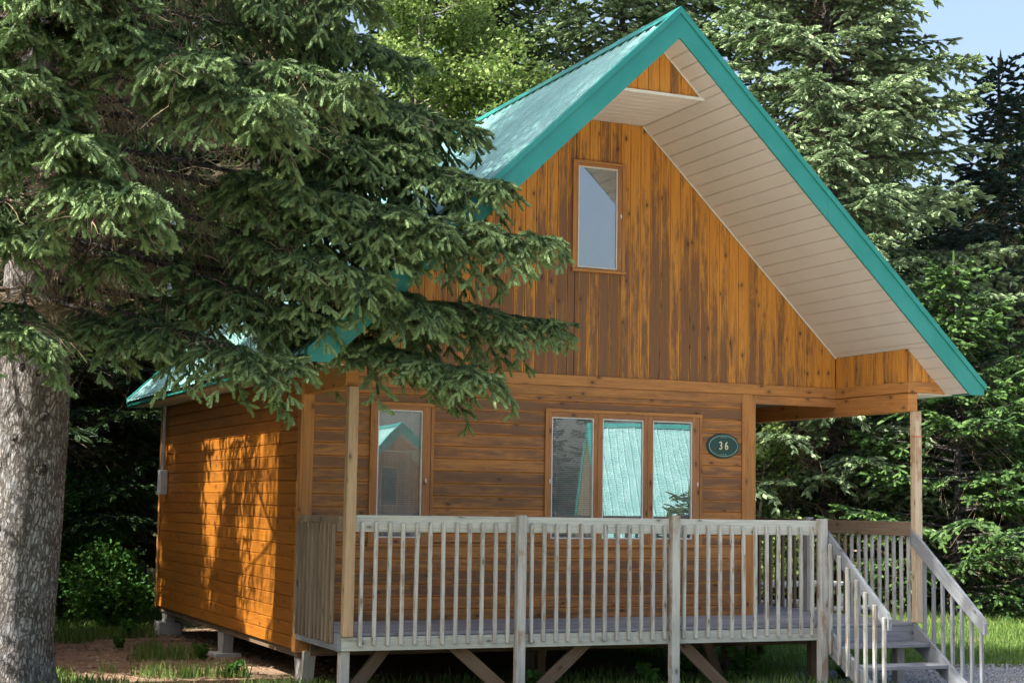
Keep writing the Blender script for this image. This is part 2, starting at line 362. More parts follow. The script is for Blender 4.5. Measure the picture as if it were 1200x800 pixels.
def build_cabin():
    cab = empty('cabin')
    Pf = lambda x, z, o: V(x, -o, z)                      # front wall, y = 0
    Ps = lambda x, z, o: V(-o, x, z)                      # left side wall, x = 0
    win1 = (.745, 1.335, .775, 2.145); win3 = (2.685, 4.485, .775, 2.145); winU = (2.965, 3.515, 3.70, 4.845)
    # --- walls
    m = MB(); siding(m, .11, 5.05, -.274, ZC, [win1, win3], Pf, cut=.25); o = m.build('wall', M['stain_front'], cab)
    o['label'] = 'front wall of horizontal stained boards'
    m = MB(); siding(m, 0.0, D, -.274, ZC, [], Ps, cut=.5); o = m.build('wall', M['stain_side'], cab); o['label'] = 'left side wall with sunlit horizontal boards'
    m = MB(); siding(m, 0, D, -.274, ZC, [], lambda x, z, o: V(W1 + o, x, z)); siding(m, 0.0, W1, -.274, ZC, [], lambda x, z, o: V(x, D + o, z)); m.build('wall', M['stain_side'], cab)
    m = MB(); lo = lambda x: ZC + .115
    vsiding(m, .13, XB, lo, lambda x: min(zsof(x), 5.332), [winU], Pf); o = m.build('gable_wall', M['stain_gable'], cab)
    o['label'] = 'upper gable wall of vertical stained boards'
    m = MB(); vsiding(m, .02, 6.4, lambda x: ZC, lambda x: zsof(x), [], lambda x, z, o: V(x, D + o, z), pitch=.25); m.build('gable_wall', M['stain_side'], cab)
    m = MB()                                              # dark inside lining, loft floor, floor
    for a, b in ((.03, .745), (1.335, 2.685), (4.485, 5.17)): m.box(a, b, .03, .06, -.25, 2.4, 0)
    for a, b in ((.745, 1.335), (2.685, 4.485)): m.box(a, b, .03, .06, -.25, .775, 0); m.box(a, b, .03, .06, 2.145, 2.4, 0)
    m.box(.03, 5.17, .03, D - .03, -.27, -.23, 0); m.box(.13, 6.29, .03, D - .03, 2.40, 2.425, 0)
    m.box(.03, .05, .07, D - .03, -.2, 2.39, 0); m.box(5.14, 5.16, .07, D - .03, -.2, 2.39, 0); m.box(.03, 5.17, 3.2, 3.25, -.2, 2.39, 0)
    m.box(2.2, 4.3, 1.8, 1.85, 2.45, 5.0, 0)
    m.build('interior', M['room'], cab)
    # --- trim
    m = MB(); m.box(.0, .115, -.02, .0, -.29, ZC - .002); m.build('corner_board', M['stain_trim'], cab)
    m = MB(); m.box(-.018, .0, -.018, .10, -.289, ZC - .002); m.build('corner_board', M['stain_trim'], cab); m = MB(); m.box(-.018, .0, D - .1, D + .018, -.289, ZC - .002); m.build('corner_board', M['stain_trim'], cab)
    m = MB(); m.box(5.045, 5.20, -.02, .0, -.02, ZC - .002); m.box(5.20, 5.22, -.018, .1, -.02, ZC - .002); m.build('corner_board', M['stain_trim'], cab)
    m = MB(); m.box(.13, XB, -.024, .02, ZC, ZC + .117); m.box(.13, XB, -.012, .02, ZC - .10, ZC - .001); m.build('belt_trim', M['stain_trim'], cab)
    # --- side porch ceiling, beams and boxed eaves
    m = MB()
    for i in range(9): m.box(5.225 + i * .12, 5.343 + i * .12, .0, D, ZC - .012, ZC - .002, .003, ax=1)
    m.build('porch_ceiling', M['soffit'], cab)
    m = MB(); m.box(XB, XB + .12, -1.33, D, 2.225, ZC - .003, .005); m.build('beam', M['stain_trim'], cab)
    m = MB(); m.box(.01, .13, -1.33, -.025, 2.225, ZC - .003, .005); m.build('beam', M['stain_trim'], cab)
    for sgn, x0 in ((1, XB), (-1, .13)):                  # boxed eave returns in front of the gable
        fn = lambda x: x0 + sgn * x
        Pi = lambda y, z, o: V(x0 - sgn * o, y, z)
        m = MB(); vsiding(m, -1.33, -.0, lambda x: ZC + .115, lambda x: zsof(x0), [], Pi, pitch=.09)
        xe = XR_ - .2 if sgn > 0 else XL + .2
        za = zsof(x0 + sgn * .001)
        zz = lambda x: zsof(x)
        xt = x0 + sgn * ((za - ZC - .117) / K)
        pts = [V(x0, -1.33, ZC + .117), V(xt, -1.33, ZC + .117), V(x0, -1.33, za)]
        m.prism(pts, (0, .02, 0), V(0, 0, 1)); m.build('eave_return', M['stain_gable'], cab)
        xt2 = x0 + sgn * ((za - ZC) / K)
        m = MB(); m.prism([V(x0 - sgn * .012, -1.345, ZC), V(xt2, -1.345, ZC), V(xt, -1.345, ZC + .115), V(x0 - sgn * .012, -1.345, ZC + .115)], (0, .014, 0), V(1, 0, 0))
        m.prism([V(x0 - sgn * .012, -1.33, ZC), V(x0 - sgn * .012, -.03, ZC), V(x0 - sgn * .012, -.03, ZC + .115), V(x0 - sgn * .012, -1.33, ZC + .115)], (sgn * .012, 0, 0), V(0, 1, 0))
        m.build('eave_trim', M['stain_trim'], cab)
        xa, xb = sorted((x0 + sgn * .12, xt2)) if sgn > 0 else sorted((-.002, xt2))
        m = MB(); n = 0; y = -1.33
        while y < YB - .05: m.box(xa - (.10 if sgn < 0 else 0), xb + (.1 if sgn > 0 else 0), y, min(y + .30, YB) - .003, ZC - .012, ZC - .002, .002, ax=0); y += .30
        m.build('eave_soffit', M['soffit'], cab)
    # --- sloped soffit of the front overhang: panels that run along y
    m = MB(); n = V(K, 0, 1).normalized()
    for sgn in (1, -1):
        def sp(d, y, o=0.):                              # d = horizontal distance from the ridge
            return V(XA + sgn * d, y, ZA - .305 - K * d) + V(sgn * K, 0, 1).normalized() * o
        dmax_in, dmax_out, dc = XB - XA, XR_ - .2 - XA, (ZA - .305 - 5.332) / K
        d = 0.; i = 0
        while d < dmax_out - 1e-3:
            e = min(d + .108, dmax_out)
            for br in (dc, dmax_in):
                if d < br - .004 < e - .004: e = br
            yin = -1.295 if e <= dc + 1e-3 else (0. if e <= dmax_in + 1e-3 else -1.33)
            gp = .012 if i % 2 else .008
            y0, y1 = YF + .02, yin
            A = [sp(d, y0, .022), sp(d, y0, .013), sp(d + gp, y0, 0), sp(e - .003, y0, 0), sp(e - .002, y0, .013), sp(e, y0, .022)]
            B = [p + V(0, y1 - y0, 0) for p in A]
            if sgn > 0: A, B = B, A
            m.loft(A, B, V(0, 1, 0)); d = e; i += 1
    y = -1.295; x0, x1 = XA - dc, XA + dc
    while y < -.01: m.box(x0, x1, y, min(y + .145, 0.) - .002, 5.332, 5.350, .006, ax=0); y += .145
    m.build('soffit', M['soffit'], cab)
    m = MB(); vsiding(m, x0 + .0, x1, lambda x: 5.352, lambda x: ZA - .305 - K * abs(x - XA), [], lambda x, z, o: V(x, -1.295 - o, z)); m.build('ridge_gable', M['stain_gable'], cab)
    m = MB(); m.box(x0 - .01, x1 + .01, -1.325, -1.29, 5.322, 5.352, .002); m.build('soffit_trim', M['white'], cab)
    for sgn in (1, -1):
        m = MB(); m.beam(V(XA + sgn * dc, -.012, 5.332 - .006), V(XA + sgn * dmax_in, -.012, ZA - .311 - K * dmax_in), .016, .012, (0, 1, 0), 0); m.build('soffit_trim', M['white'], cab); m = MB()
        m.beam(V(XA + sgn * dc, -1.31, 5.332 - .006), V(XA + sgn * .01, -1.31, ZA - .317), .016, .012, (0, 1, 0), 0); m.build('soffit_trim', M['white'], cab)
    # --- roof: ribbed metal
    roof = empty('roof', parent=cab)
    for sgn in (-1, 1):
        prof = [(0, 0), (.030, 0), (.040, .018), (.062, .018), (.072, 0), (.125, 0), (.130, .005), (.145, .005), (.150, 0), (.20, 0)]
        L = XA - XL if sgn < 0 else XR_ - XA
        nrm = V(sgn * K, 0, 1).normalized()
        vs_, fs, ys = [], [], []
        y = YF + .07
        while y < YB - .05:
            for a, b in prof[:-1]:
                if y + a < YB - .02: ys.append((y + a, b))
            y += .20
        ys.append((YB - .02, 0))
        a0 = V(XA + sgn * .02, 0, ZA - .025 - K * .02); b0 = V(XA + sgn * (L + .03), 0, ZA - .025 - K * (L + .03))
        for yy, h in ys:
            for p in (a0, b0): vs_.append(tuple(V(p.x, yy, p.z) + nrm * h))
        for i in range(len(ys) - 1): fs.append((2 * i, 2 * i + 1, 2 * i + 3, 2 * i + 2) if sgn > 0 else (2 * i, 2 * i + 2, 2 * i + 3, 2 * i + 1))
        me = bpy.data.meshes.new('roof_slope'); me.from_pydata(vs_, [], fs); me.materials.append(M['teal_roof']); me.update()
        o = bpy.data.objects.new('roof_slope', me); COL.objects.link(o); o.parent = roof
        o['label'] = 'ribbed teal metal roof slope, ' + ('shaded right side' if sgn > 0 else 'sunlit left side')
        m = MB(); m.prism([V(XA, YF + .03, ZA - .04), V(XA + sgn * L, YF + .03, ZA - .04 - K * L), V(XA + sgn * L, YF + .03, ZA - .07 - K * L), V(XA, YF + .03, ZA - .07)], (0, YB - YF - .06, 0), V(0, 1, 0))
        m.build('roof_deck', M['under_wood'], roof)
        # screws
        m = MB(); 
        for k in range(1, 9):
            d = L * k / 8.5; yy = YF + .12
            while yy < YB - .1:
                c = V(XA + sgn * d, yy, ZA - .025 - K * d) + nrm * .004
                m.box(c.x - .009, c.x + .009, c.y - .009, c.y + .009, c.z - .008, c.z + .006, 0); yy += .4
        m.build('screw_row', M['screw'], roof)
        # barge boards front and back, with the folded edge on top and joints
        for yb_, dr in ((YF, -1), (YB, 1)):
            m = MB()
            def bq(d, dz, y): return V(XA + sgn * d, y, ZA - K * d + dz)
            js = [0., 1.75, L] if yb_ == YF else [0., L]
            for q, (d0, d1) in enumerate(zip(js, js[1:])):
                e = .004 * q
                lowz = -.305 if True else 0
                y0 = yb_; dpt = -.245
                if d1 == L:
                    pts = [bq(d0, -.03, y0), bq(d1, -.03, y0), V(XA + sgn * L, y0, ZA - K * L - .125), V(XA + sgn * (L - .185), y0, ZA - K * L - .125), bq(d0, -.305, y0)]
                else: pts = [bq(d0, -.03, y0), bq(d1, -.03, y0), bq(d1, -.305, y0), bq(d0, -.305, y0)]
                m.prism([p + V(0, dr * e, 0) for p in pts], (0, -dr * .025, 0), V(sgn, 0, -K))
                pts = [bq(d0, 0.012, y0), bq(d1 + (.02 if d1 == L else 0), 0.012, y0), bq(d1 + (.02 if d1 == L else 0), -.055, y0), bq(d0, -.055, y0)]
                m.prism([p + V(0, dr * (.018 + e), 0) for p in pts], (0, -dr * .10, 0), V(sgn, 0, -K))
            m.build('bargeboard', M['teal'], roof)
        m = MB(); xo = XA + sgn * L; xa, xb = sorted((xo, xo - sgn * .02))
        m.box(xa, xb, YF + .03, YB - .03, ZE - .12, ZE - .02, .002); m.box(xa - (.012 if sgn < 0 else 0), xb + (.012 if sgn > 0 else 0), YF + .03, YB - .03, ZE - .055, ZE - .025, .002)
        m.box(*sorted((xo - sgn * .022, xo - sgn * .10)), YF + .03, YB - .03, ZE - .12, ZE - .115, 0)
        m.build('fascia', M['teal'], roof)
    m = MB()
    for sgn in (-1, 1):
        n_ = V(sgn * K, 0, 1).normalized()
        a = V(XA, YF - .02, ZA + .016); b = V(XA + sgn * .13, YF - .02, ZA + .016 - K * .13)
        m.prism([a, b, b - n_ * .006, a - V(0, 0, .008)], (0, YB - YF + .04, 0), V(0, 1, 0))
    m.build('ridge_cap', M['teal'], roof)
    # --- windows
    def window(x0, x1, z0, z1, panes, blinds, latch):
        wn = empty('window', parent=cab); t = .062; y = -.001
        m = MB(); m.box(x0, x1, -.026, y, z1 - .035, z1, ax=0); m.box(x0 - .01, x1 + .01, -.038, y, z0, z0 + .03, ax=0)
        m.box(x0, x0 + .035, -.024, y, z0 + .03, z1 - .035, ax=2); m.box(x1 - .035, x1, -.024, y, z0 + .03, z1 - .035, ax=2); m.build('casing', M['stain_trim'], wn)
        for i, (a, b, c, d) in enumerate(panes):          # glass rectangle
            lx = (x0 + .035 if i == 0 else (panes[i - 1][1] + a) / 2 + .006); rx = (x1 - .035 if i == len(panes) - 1 else (b + panes[i + 1][0]) / 2 - .006)
            m = MB(); zz0, zz1 = z0 + .03, z1 - .035
            m.box(lx, a - .012, -.016, .04, zz0, zz1, ax=2); m.box(b + .012, rx, -.016, .04, zz0, zz1, ax=2)
            m.box(a - .012, b + .012, -.016, .04, zz0, c - .012, ax=0); m.box(a - .012, b + .012, -.016, .04, d + .012, zz1, ax=0)
            sash = m.build('frame', M['stain_frame'], wn)
            m = MB(); m.box(a - .012, a, -.010, .02, c - .012, d + .012, .001); m.box(b, b + .012, -.010, .02, c - .012, d + .012, .001)
            m.box(a, b, -.010, .02, c - .012, c, .001, ax=0); m.box(a, b, -.010, .02, d, d + .012, .001, ax=0); m.build('glazing_bead', M['white'], wn)
            m = MB(); m.poly([V(a, .006, c), V(b, .006, c), V(b, .006, d), V(a, .006, d)]); m.build('pane', M['glass'], wn)
            if blinds:
                m = MB(); z = c + .01
                tilt, drop = blinds[i]
                if drop is None: continue
                z = drop
                while z < d - .01:
                    m.beam(V(a - .01, .075, z), V(b + .01, .075, z), .024, .0012, (0, math.sin(tilt), math.cos(tilt)), 0); z += .0215
                for xx in (a + .08, b - .08): m.box(xx, xx + .003, .06, .09, drop, d, 0)
                m.box(a - .01, b + .01, .06, .09, drop - .03, drop - .012, .002); m.build('blind', M['blind'], wn)
        if len(panes) > 1:
            m = MB()
            for p, q in zip(panes, panes[1:]): m.box((p[1] + q[0]) / 2 - .006, (p[1] + q[0]) / 2 + .006, -.022, .03, z0 + .03, z1 - .035, ax=2)
            m.build('mullion', M['stain_trim'], wn)
        for lx, lz in latch:
            m = MB(); m.box(lx - .008, lx + .008, -.03, -.016, lz - .022, lz + .022, .003); m.build('latch', M['white'], wn)
        return wn
    T = 1.0
    window(.70, 1.385, .735, 2.185, [(.795, 1.25, .835, 2.095)], [(.9, .845)], [(1.30, 1.40)])
    window(2.635, 4.535, .735, 2.185, [(2.725, 3.195, .835, 2.085), (3.325, 3.795, .835, 2.085), (3.935, 4.40, .835, 2.085)],
           [(.6, .845), (.75, .845), (.5, .845)], [(2.69, 1.42), (4.475, 1.42)])
    window(2.925, 3.555, 3.665, 4.88, [(3.005, 3.455, 3.725, 4.805)], None, [(3.505, 4.30)])
    # --- roof posts
    for x in (.065, XB + .06):
        m = MB(); m.box(x - .044, x + .044, -1.42, -1.331, 0. if x > 1 else -.13, 2.224, .006, ax=2) if x > 1 else m.box(x - .047, x + .047, -1.425, -1.331, -.03, 2.224, .006, ax=2)
        p = m.build('roof_post', M['post_wood' if x > 1 else 'post_brown'], cab)
        if x > 1:
            m = MB(); m.box(x - .0455, x + .0455, -1.4215, -1.35, 1.95, 1.962, 0); m.build('chalk_mark', M['red_tape'], p)
    # --- deck
    m = MB(); y = -1.33
    while y < 0.0:
        m.box(.02, 6.36, y, y + .134, -.036, 0., .006, ax=0) if y + .137 <= .01 else m.box(.02, 6.36, y, -.003, -.036, 0., .006, ax=0); y += .14
    y = .01
    while y < 3.4: m.box(5.23, 6.36, y, y + .134, -.036, 0., .006, ax=0); y += .14
    m.build('deck_floor', M['deck_wood'], cab)
    m = MB(); m.box(.02, 3.05, -1.368, -1.331, -.16, -.037); m.box(3.052, 5.185, -1.368, -1.331, -.16, -.037); o = m.build('deck_fascia', M['grey_rail'], cab)
    for q_ in ((5.19, 6.36, -1.368, -1.331, -.19, -.037), (-.018, .02, -1.368, -.02, -.16, -.0), (6.361, 6.395, -1.368, 3.5, -.19, -.037)): m = MB(); m.box(*q_); m.build('deck_fascia', M['stair_wood'], cab)
    m = MB()
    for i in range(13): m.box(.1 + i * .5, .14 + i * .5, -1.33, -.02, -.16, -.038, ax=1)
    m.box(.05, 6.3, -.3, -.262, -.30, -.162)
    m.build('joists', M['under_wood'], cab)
    # --- railings
    def rail_section(pts_b, rails, posts, name='railing'):
        rl_ = empty('railing', parent=cab)
        for (a, b, wd, h, mt) in rails: m = MB(); m.beam(a, b, wd, h); m.build('handrail', M[mt], rl_)
        for (x, y, z0, z1, mt) in posts: m = MB(); m.box(x - .044, x + .044, y - .044, y + .044, z0, z1, .006, ax=2); m.build('post', M[mt], rl_)
        for (x, y, z0, z1, mt) in pts_b:
            j = RND.uniform(-.004, .004); m = MB(); m.beam(V(x + j, y, z0 + RND.uniform(-.006, .006)), V(x + RND.uniform(-.004, .004), y + RND.uniform(-.003, .003), z1 + RND.uniform(-.006, .006)), .036, .036, (0, 1, 0), .007)
            m.build('baluster', M[mt], rl_)
        return rl_
    bal = []
    for x0, x1, n in ((.12, 1.70, 12), (1.81, 3.375, 12), (3.46, 5.10, 12)):
        for i in range(n): bal.append((x0 + (i + .5) * (x1 - x0) / n, -1.390, -.115, .995, 'grey_wood'))
    rail_section(bal, [(V(.12, -1.35, .983), V(1.715, -1.35, .983), .038, .152, 'grey_rail'), (V(1.80, -1.35, .983), V(3.37, -1.35, .983), .038, .15, 'grey_rail'), (V(3.456, -1.35, .981), V(5.10, -1.35, .981), .038, .15, 'grey_rail')],
                 [(1.757, -1.40, GZ - .2, 1.075, 'grey_wood'), (3.413, -1.40, GZ - .2, 1.09, 'grey_wood'), (5.146, -1.40, GZ - .2, 1.075, 'grey_wood')])
    bal = [(-.038, -.10 - i * .127, -.10, .985, 'brown_rail') for i in range(10)]
    rail_section(bal, [(V(.0, -.02, .975), V(.0, -1.33, .975), .038, .14, 'brown_rail')], [])
    bal = [(XB + .085, -1.20 + i * .128, -.10, .97, 'grey_wood' if i < 9 else 'brown_rail') for i in range(36) if not (13.1 < i < 14.4)]
    rail_section(bal, [(V(XB + .045, -1.33, .977), V(XB + .045, 3.42, .977), .038, .152, 'brown_rail')], [(XB + .03, .60, -.2, 1.075, 'grey_wood'), (XB + .03, 3.40, -.2, 1.075, 'grey_wood')])
    bal = [(5.3 + i * .128, 3.40, -.10, .97, 'brown_rail') for i in range(8)]
    rail_section(bal, [(V(5.22, 3.36, .977), V(XB + .02, 3.36, .977), .038, .15, 'brown_rail')], [])
    # --- stairs
    st = empty('staircase', parent=cab)
    tr = .19; rn = .285
    for i in range(3):
        m = MB(); yf = -1.35 - rn * (i + 1) - .012; z = -.19 * (i + 1) - .003
        m.box(5.235, 6.31, yf, yf + .145, z - .038, z, .005, ax=0); m.box(5.235, 6.31, yf + .152, yf + .292, z - .038, z, .005, ax=0)
        m.build('tread', M['stair_wood'], st)
    sl_ = -tr / rn
    for x in (5.215, 6.33):
        def zl(y, off): return (y + 1.37) * (tr / rn) + off
        m = MB(); pts = [V(x - .019, -1.37, .0), V(x - .019, -2.27, zl(-2.27, 0.)), V(x - .019, -2.27, GZ), V(x - .019, -2.02, GZ), V(x - .019, -1.37, -.26)]
        m.prism(pts, (.038, 0, 0), V(0, -1, -tr / rn)); m.build('stringer', M['stair_wood'], st)
        top = lambda y: .985 + (y + 1.345) * .765
        xr = x + .004 if x < 6 else x - .045 + .035; ye = -2.40 if x < 6 else -2.47
        m = MB(); pts = [V(xr - .019, -1.35, top(-1.35)), V(xr - .019, ye, top(ye)), V(xr - .019, ye - .03, top(ye - .03) - .03), V(xr - .019, ye - .03, top(ye - .03) - .14), V(xr - .019, ye, top(ye) - .155), V(xr - .019, -1.35, top(-1.35) - .175)]
        m.prism(pts, (.038, 0, 0), V(0, -1, -.765)); m.build('handrail', M['stair_wood'], st)
        xb_ = x - .038 + .045 - .045 if x < 6 else x + .045
        for i in range(7):
            y = -1.50 - i * .148; zt = top(y) - (.045 if x < 6 else .16 - .12 * 0)
            zb_ = max(zl(y, -.20), GZ + .02)
            if x > 6: zt = top(y) - .05; xx = xb_ - .02
            else: xx = xb_ + .0
            if x > 6: xx = xr + .038
            else: xx = x - .0385; 
            m = MB(); m.beam(V(xx, y, zb_), V(xx + RND.uniform(-.003, .003), y, zt), .036, .036, (0, 1, 0), .006); m.build('baluster', M['grey_wood'] if x < 6 else M['stair_wood'], st)
    m = MB(); m.box(5.235, 6.31, -1.372, -1.3685, -.19, -.037, 0); m.build('riser', M['stair_wood'], st)
    # --- substructure
    def post(x, y, z1, mt='pier_wood', w_=.09): m = MB(); m.box(x - w_ / 2, x + w_ / 2, y - w_ / 2, y + w_ / 2, GZ - .2, z1, .006, ax=2); m.build('support_post', M[mt], cab)
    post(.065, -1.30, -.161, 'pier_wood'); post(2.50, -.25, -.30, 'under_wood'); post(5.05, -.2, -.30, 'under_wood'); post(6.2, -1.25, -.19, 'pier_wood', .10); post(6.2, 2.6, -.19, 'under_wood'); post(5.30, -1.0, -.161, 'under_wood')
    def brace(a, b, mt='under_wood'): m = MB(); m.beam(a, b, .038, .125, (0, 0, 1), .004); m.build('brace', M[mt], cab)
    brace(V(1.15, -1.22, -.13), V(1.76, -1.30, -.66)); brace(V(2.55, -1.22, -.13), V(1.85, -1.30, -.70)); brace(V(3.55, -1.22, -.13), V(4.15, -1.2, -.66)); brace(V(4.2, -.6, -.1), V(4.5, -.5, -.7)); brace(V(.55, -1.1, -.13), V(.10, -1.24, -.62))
    for i, y in enumerate((.12, 3.35, 6.55)):            # tapered piers under the side wall
        for x in (.12, 2.6, 5.0):
            if x > .2 and i == 0: pass
            m = MB()
            m.prism([V(x - .13, y - .06, -.276), V(x - .02, y - .06, -.276), V(x + .03, y - .06, GZ - .1), V(x - .06, y - .06, GZ - .1)] if x < .2 and 0 else [V(x - .06, y - .2, -.276), V(x - .06, y + .16, -.276), V(x - .06, y + .07, GZ - .1), V(x - .06, y - .09, GZ - .1)], (.12, 0, 0), V(0, 0, 1))
            p = m.build('pier', M['pier_wood'], cab)
            if i > 0 or x > 1: m = MB(); m.box(x - .16, x + .16, y - .17, y + .17, GZ - .12, GZ + (.15 if i == 2 else .03), .012); m.build('pad', M['concrete'], p)
    m = MB()
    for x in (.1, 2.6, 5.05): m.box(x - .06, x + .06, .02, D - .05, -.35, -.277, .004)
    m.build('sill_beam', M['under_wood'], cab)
    return cab
cabin = build_cabin()
tag(cabin, 'stained wooden cabin with a steep teal metal roof and a railed grey porch', 'cabin')

# --- number sign
def text_obj(body, size, loc, mat, parent, name, ext=.004, sx=1.):
    cu = bpy.data.curves.new(name, 'FONT'); cu.body = body; cu.size = size; cu.extrude = ext; cu.align_x = 'CENTER'; cu.align_y = 'CENTER'; cu.offset = .0015
    tmp = bpy.data.objects.new(name, cu); COL.objects.link(tmp); dg = bpy.context.evaluated_depsgraph_get(); dg.update()
    me = bpy.data.meshes.new_from_object(tmp.evaluated_get(dg)); bpy.data.objects.remove(tmp)
    me.materials.clear(); me.materials.append(mat)
    o = bpy.data.objects.new(name, me); COL.objects.link(o); o.parent = parent; o.location = loc; o.rotation_euler = (PI / 2, 0, 0); o.scale = (sx, 1, 1); return o
sg = empty('number_sign', (4.80, -.002, 1.848)); tag(sg, 'oval dark green house number sign reading 36 on the front wall', 'sign')
def ell(a, b, y, n=64): return [V(a * math.cos(2 * PI * i / n), y, b * math.sin(2 * PI * i / n)) for i in range(n)]
m = MB(); m.loft(ell(.205, .137, 0.)[::-1], ell(.205, .137, -.014)[::-1], V(1, 0, 0), .5, True, False); m.loft(ell(.205, .137, -.014)[::-1], ell(.199, .131, -.02)[::-1], V(1, 0, 0), .5, False, True)
m.build('plaque', M['sign_green'], sg)
m = MB(); A, B = ell(.184, .116, -.0205), ell(.178, .110, -.0205)
C_, D_ = ell(.184, .116, -.0235), ell(.178, .110, -.0235)
for i in range(64):
    j = (i + 1) % 64; m.poly([C_[j], C_[i], D_[i], D_[j]]); m.poly([A[j], A[i], C_[i], C_[j]]); m.poly([B[i], B[j], D_[j], D_[i]])
m.build('border_line', M['sign_line'], sg)
m = MB()
for sgn in (1, -1):
    for dx, w_ in ((0, .012), (-.028, .018), (.028, .018)): m.box(dx - w_ / 2, dx + w_ / 2, -.0235, -.0205, sgn * .094 - .003, sgn * .094 + .003, 0)
m.build('ornament', M['sign_line'], sg)
for i, ch in enumerate('36'): text_obj(ch, .125, (-.036 + .072 * i, -.024, -.002), M['cream'], sg, 'numeral', .003, .78)

# --- electric mast on the back corner
mast = empty('electric_mast', (-.05, 6.45, -.3)); tag(mast, 'thin grey electric mast with a small box at the back corner of the cabin', 'electric mast')
m = MB(); m.beam(V(0, 0, 1.85), V(0.0, 0, 5.15), .052, .052, (0, 1, 0), .014); m.build('pipe', M['galv'], mast)
m = MB(); m.beam(V(0, 0, 5.15), V(0.0, -.10, 5.24), .07, .07, (0, 1, 0), .02); m.build('weather_head', M['galv'], mast)
m = MB(); m.box(-.06, .045, -.14, .04, 1.52, 1.85, .01); m.build('meter_box', M['greybox'], mast)

# ---------------------------------------------------------------- vegetation builders
def unit(a): return a / (np.linalg.norm(a, axis=-1, keepdims=True) + 1e-9)
def sprig_mesh(rs, needles=12, w=.17, spindle=True, fat=1., nl=1.):
    """unit twig along +x clothed with needles; triangle soup (T,3,3)"""
    T = []
    if spindle:
        rings = [(.0, .35), (.45, .62), (.86, .52)]; k = 3; R_ = []
        for x, r in rings: R_.append([np.array([x, fat * r * w * math.cos(2 * PI * i / k), fat * r * w * math.sin(2 * PI * i / k)]) for i in range(k)])
        tip = np.array([1.0, 0, 0])
        for a, b in zip(R_, R_[1:]):
            for i in range(k): j = (i + 1) % k; T.append([a[i], b[j], a[j]][::1]); T.append([a[i], b[i], b[j]])
        for i in range(k): T.append([R_[-1][i], tip, R_[-1][(i + 1) % k]])
    for i in range(needles):
        x = .02 + .86 * (i + rs.rand() * .5) / needles; a = 2.4 * i + rs.rand(); L = .24 * (1 - .25 * x)
        o = np.array([0, math.cos(a), math.sin(a)]); t = np.array([0, -math.sin(a), math.cos(a)])
        base = np.array([x, 0, 0]) + o * w * .2; tp = base + np.array([L * .75 * nl, 0, 0]) + o * w * (1.05 + .25 * rs.rand()) * nl
        T.append([base - t * w * .17 + np.array([-.03, 0, 0]), base + t * w * .17 + np.array([.03, 0, 0]), tp])
    return np.array(T, np.float32)
def bush_mesh(rs):
    """coarse far twig: three crossed tapering blades and a few needle tufts"""
    T = []
    for i in range(3):
        a = i * PI / 3 + .2; o = np.array([0, math.cos(a), math.sin(a)]) * .16
        T.append([np.array([.0, 0, 0]) + o * .5, np.array([.55, 0, 0]) + o * 1.1, np.array([.35, 0, 0]) - o]); T.append([np.array([.35, 0, 0]) - o, np.array([.55, 0, 0]) + o * 1.1, np.array([1.0, 0, 0])])
    for i in range(7):
        x = .1 + .8 * i / 7; a = 2.4 * i; o = np.array([0, math.cos(a), math.sin(a)]); t = np.array([0, -math.sin(a), math.cos(a)]); b_ = np.array([x, 0, 0])
        T.append([b_ - t * .035, b_ + t * .035, b_ + np.array([.18, 0, 0]) + o * .26])
    return np.array(T, np.float32)
def place(tmpl, P, Dr, L, rs, width=None):
    """instances of a triangle soup at P, x axis along Dr, scale L"""
    Dr = unit(Dr); up = np.tile(np.array([[0, 0, 1.]]), (len(P), 1)); up[np.abs(Dr[:, 2]) > .95] = (1, 0, 0)
    y = unit(np.cross(up, Dr)); z = np.cross(Dr, y); a = rs.rand(len(P)) * 2 * PI; c, s = np.cos(a)[:, None], np.sin(a)[:, None]
    y, z = y * c + z * s, -y * s + z * c; W = (L if width is None else width)[:, None, None, None]; L = L[:, None, None, None]
    t = tmpl[None]
    out = P[:, None, None, :] + t[..., 0:1] * L * Dr[:, None, None, :] + t[..., 1:2] * W * y[:, None, None, :] + t[..., 2:3] * W * z[:, None, None, :]
    return out.reshape(-1, 3)
def soup(name, pts, mat, parent, rnd, smooth=False):
    return np_mesh(name, pts, np.arange(len(pts), dtype=np.int32).reshape(-1, 3), mat, parent, rnd, smooth)
def tubes(paths, radii, k=4):
    """list of (n,3) arrays, list of (n,) radii -> verts, quads"""
    Vs, Fs, base = [], [], 0
    for p, r in zip(paths, radii):
        n = len(p); d = unit(np.gradient(p, axis=0)); up = np.array([0, 0, 1.]) if abs(d[0, 2]) < .9 else np.array([1., 0, 0])
        s = unit(np.cross(d, up)); u = np.cross(s, d); a = np.arange(k) * 2 * PI / k
        ring = p[:, None] + (s[:, None] * np.cos(a)[None, :, None] + u[:, None] * np.sin(a)[None, :, None]) * r[:, None, None]
        Vs.append(ring.reshape(-1, 3)); i = np.arange(n - 1)[:, None] * k; j = np.arange(k)[None]; j2 = (j + 1) % k
        Fs.append((base + np.stack([i + j, i + j2, i + k + j2, i + k + j], -1)).reshape(-1, 4)); base += n * k
    return np.concatenate(Vs), np.concatenate(Fs)
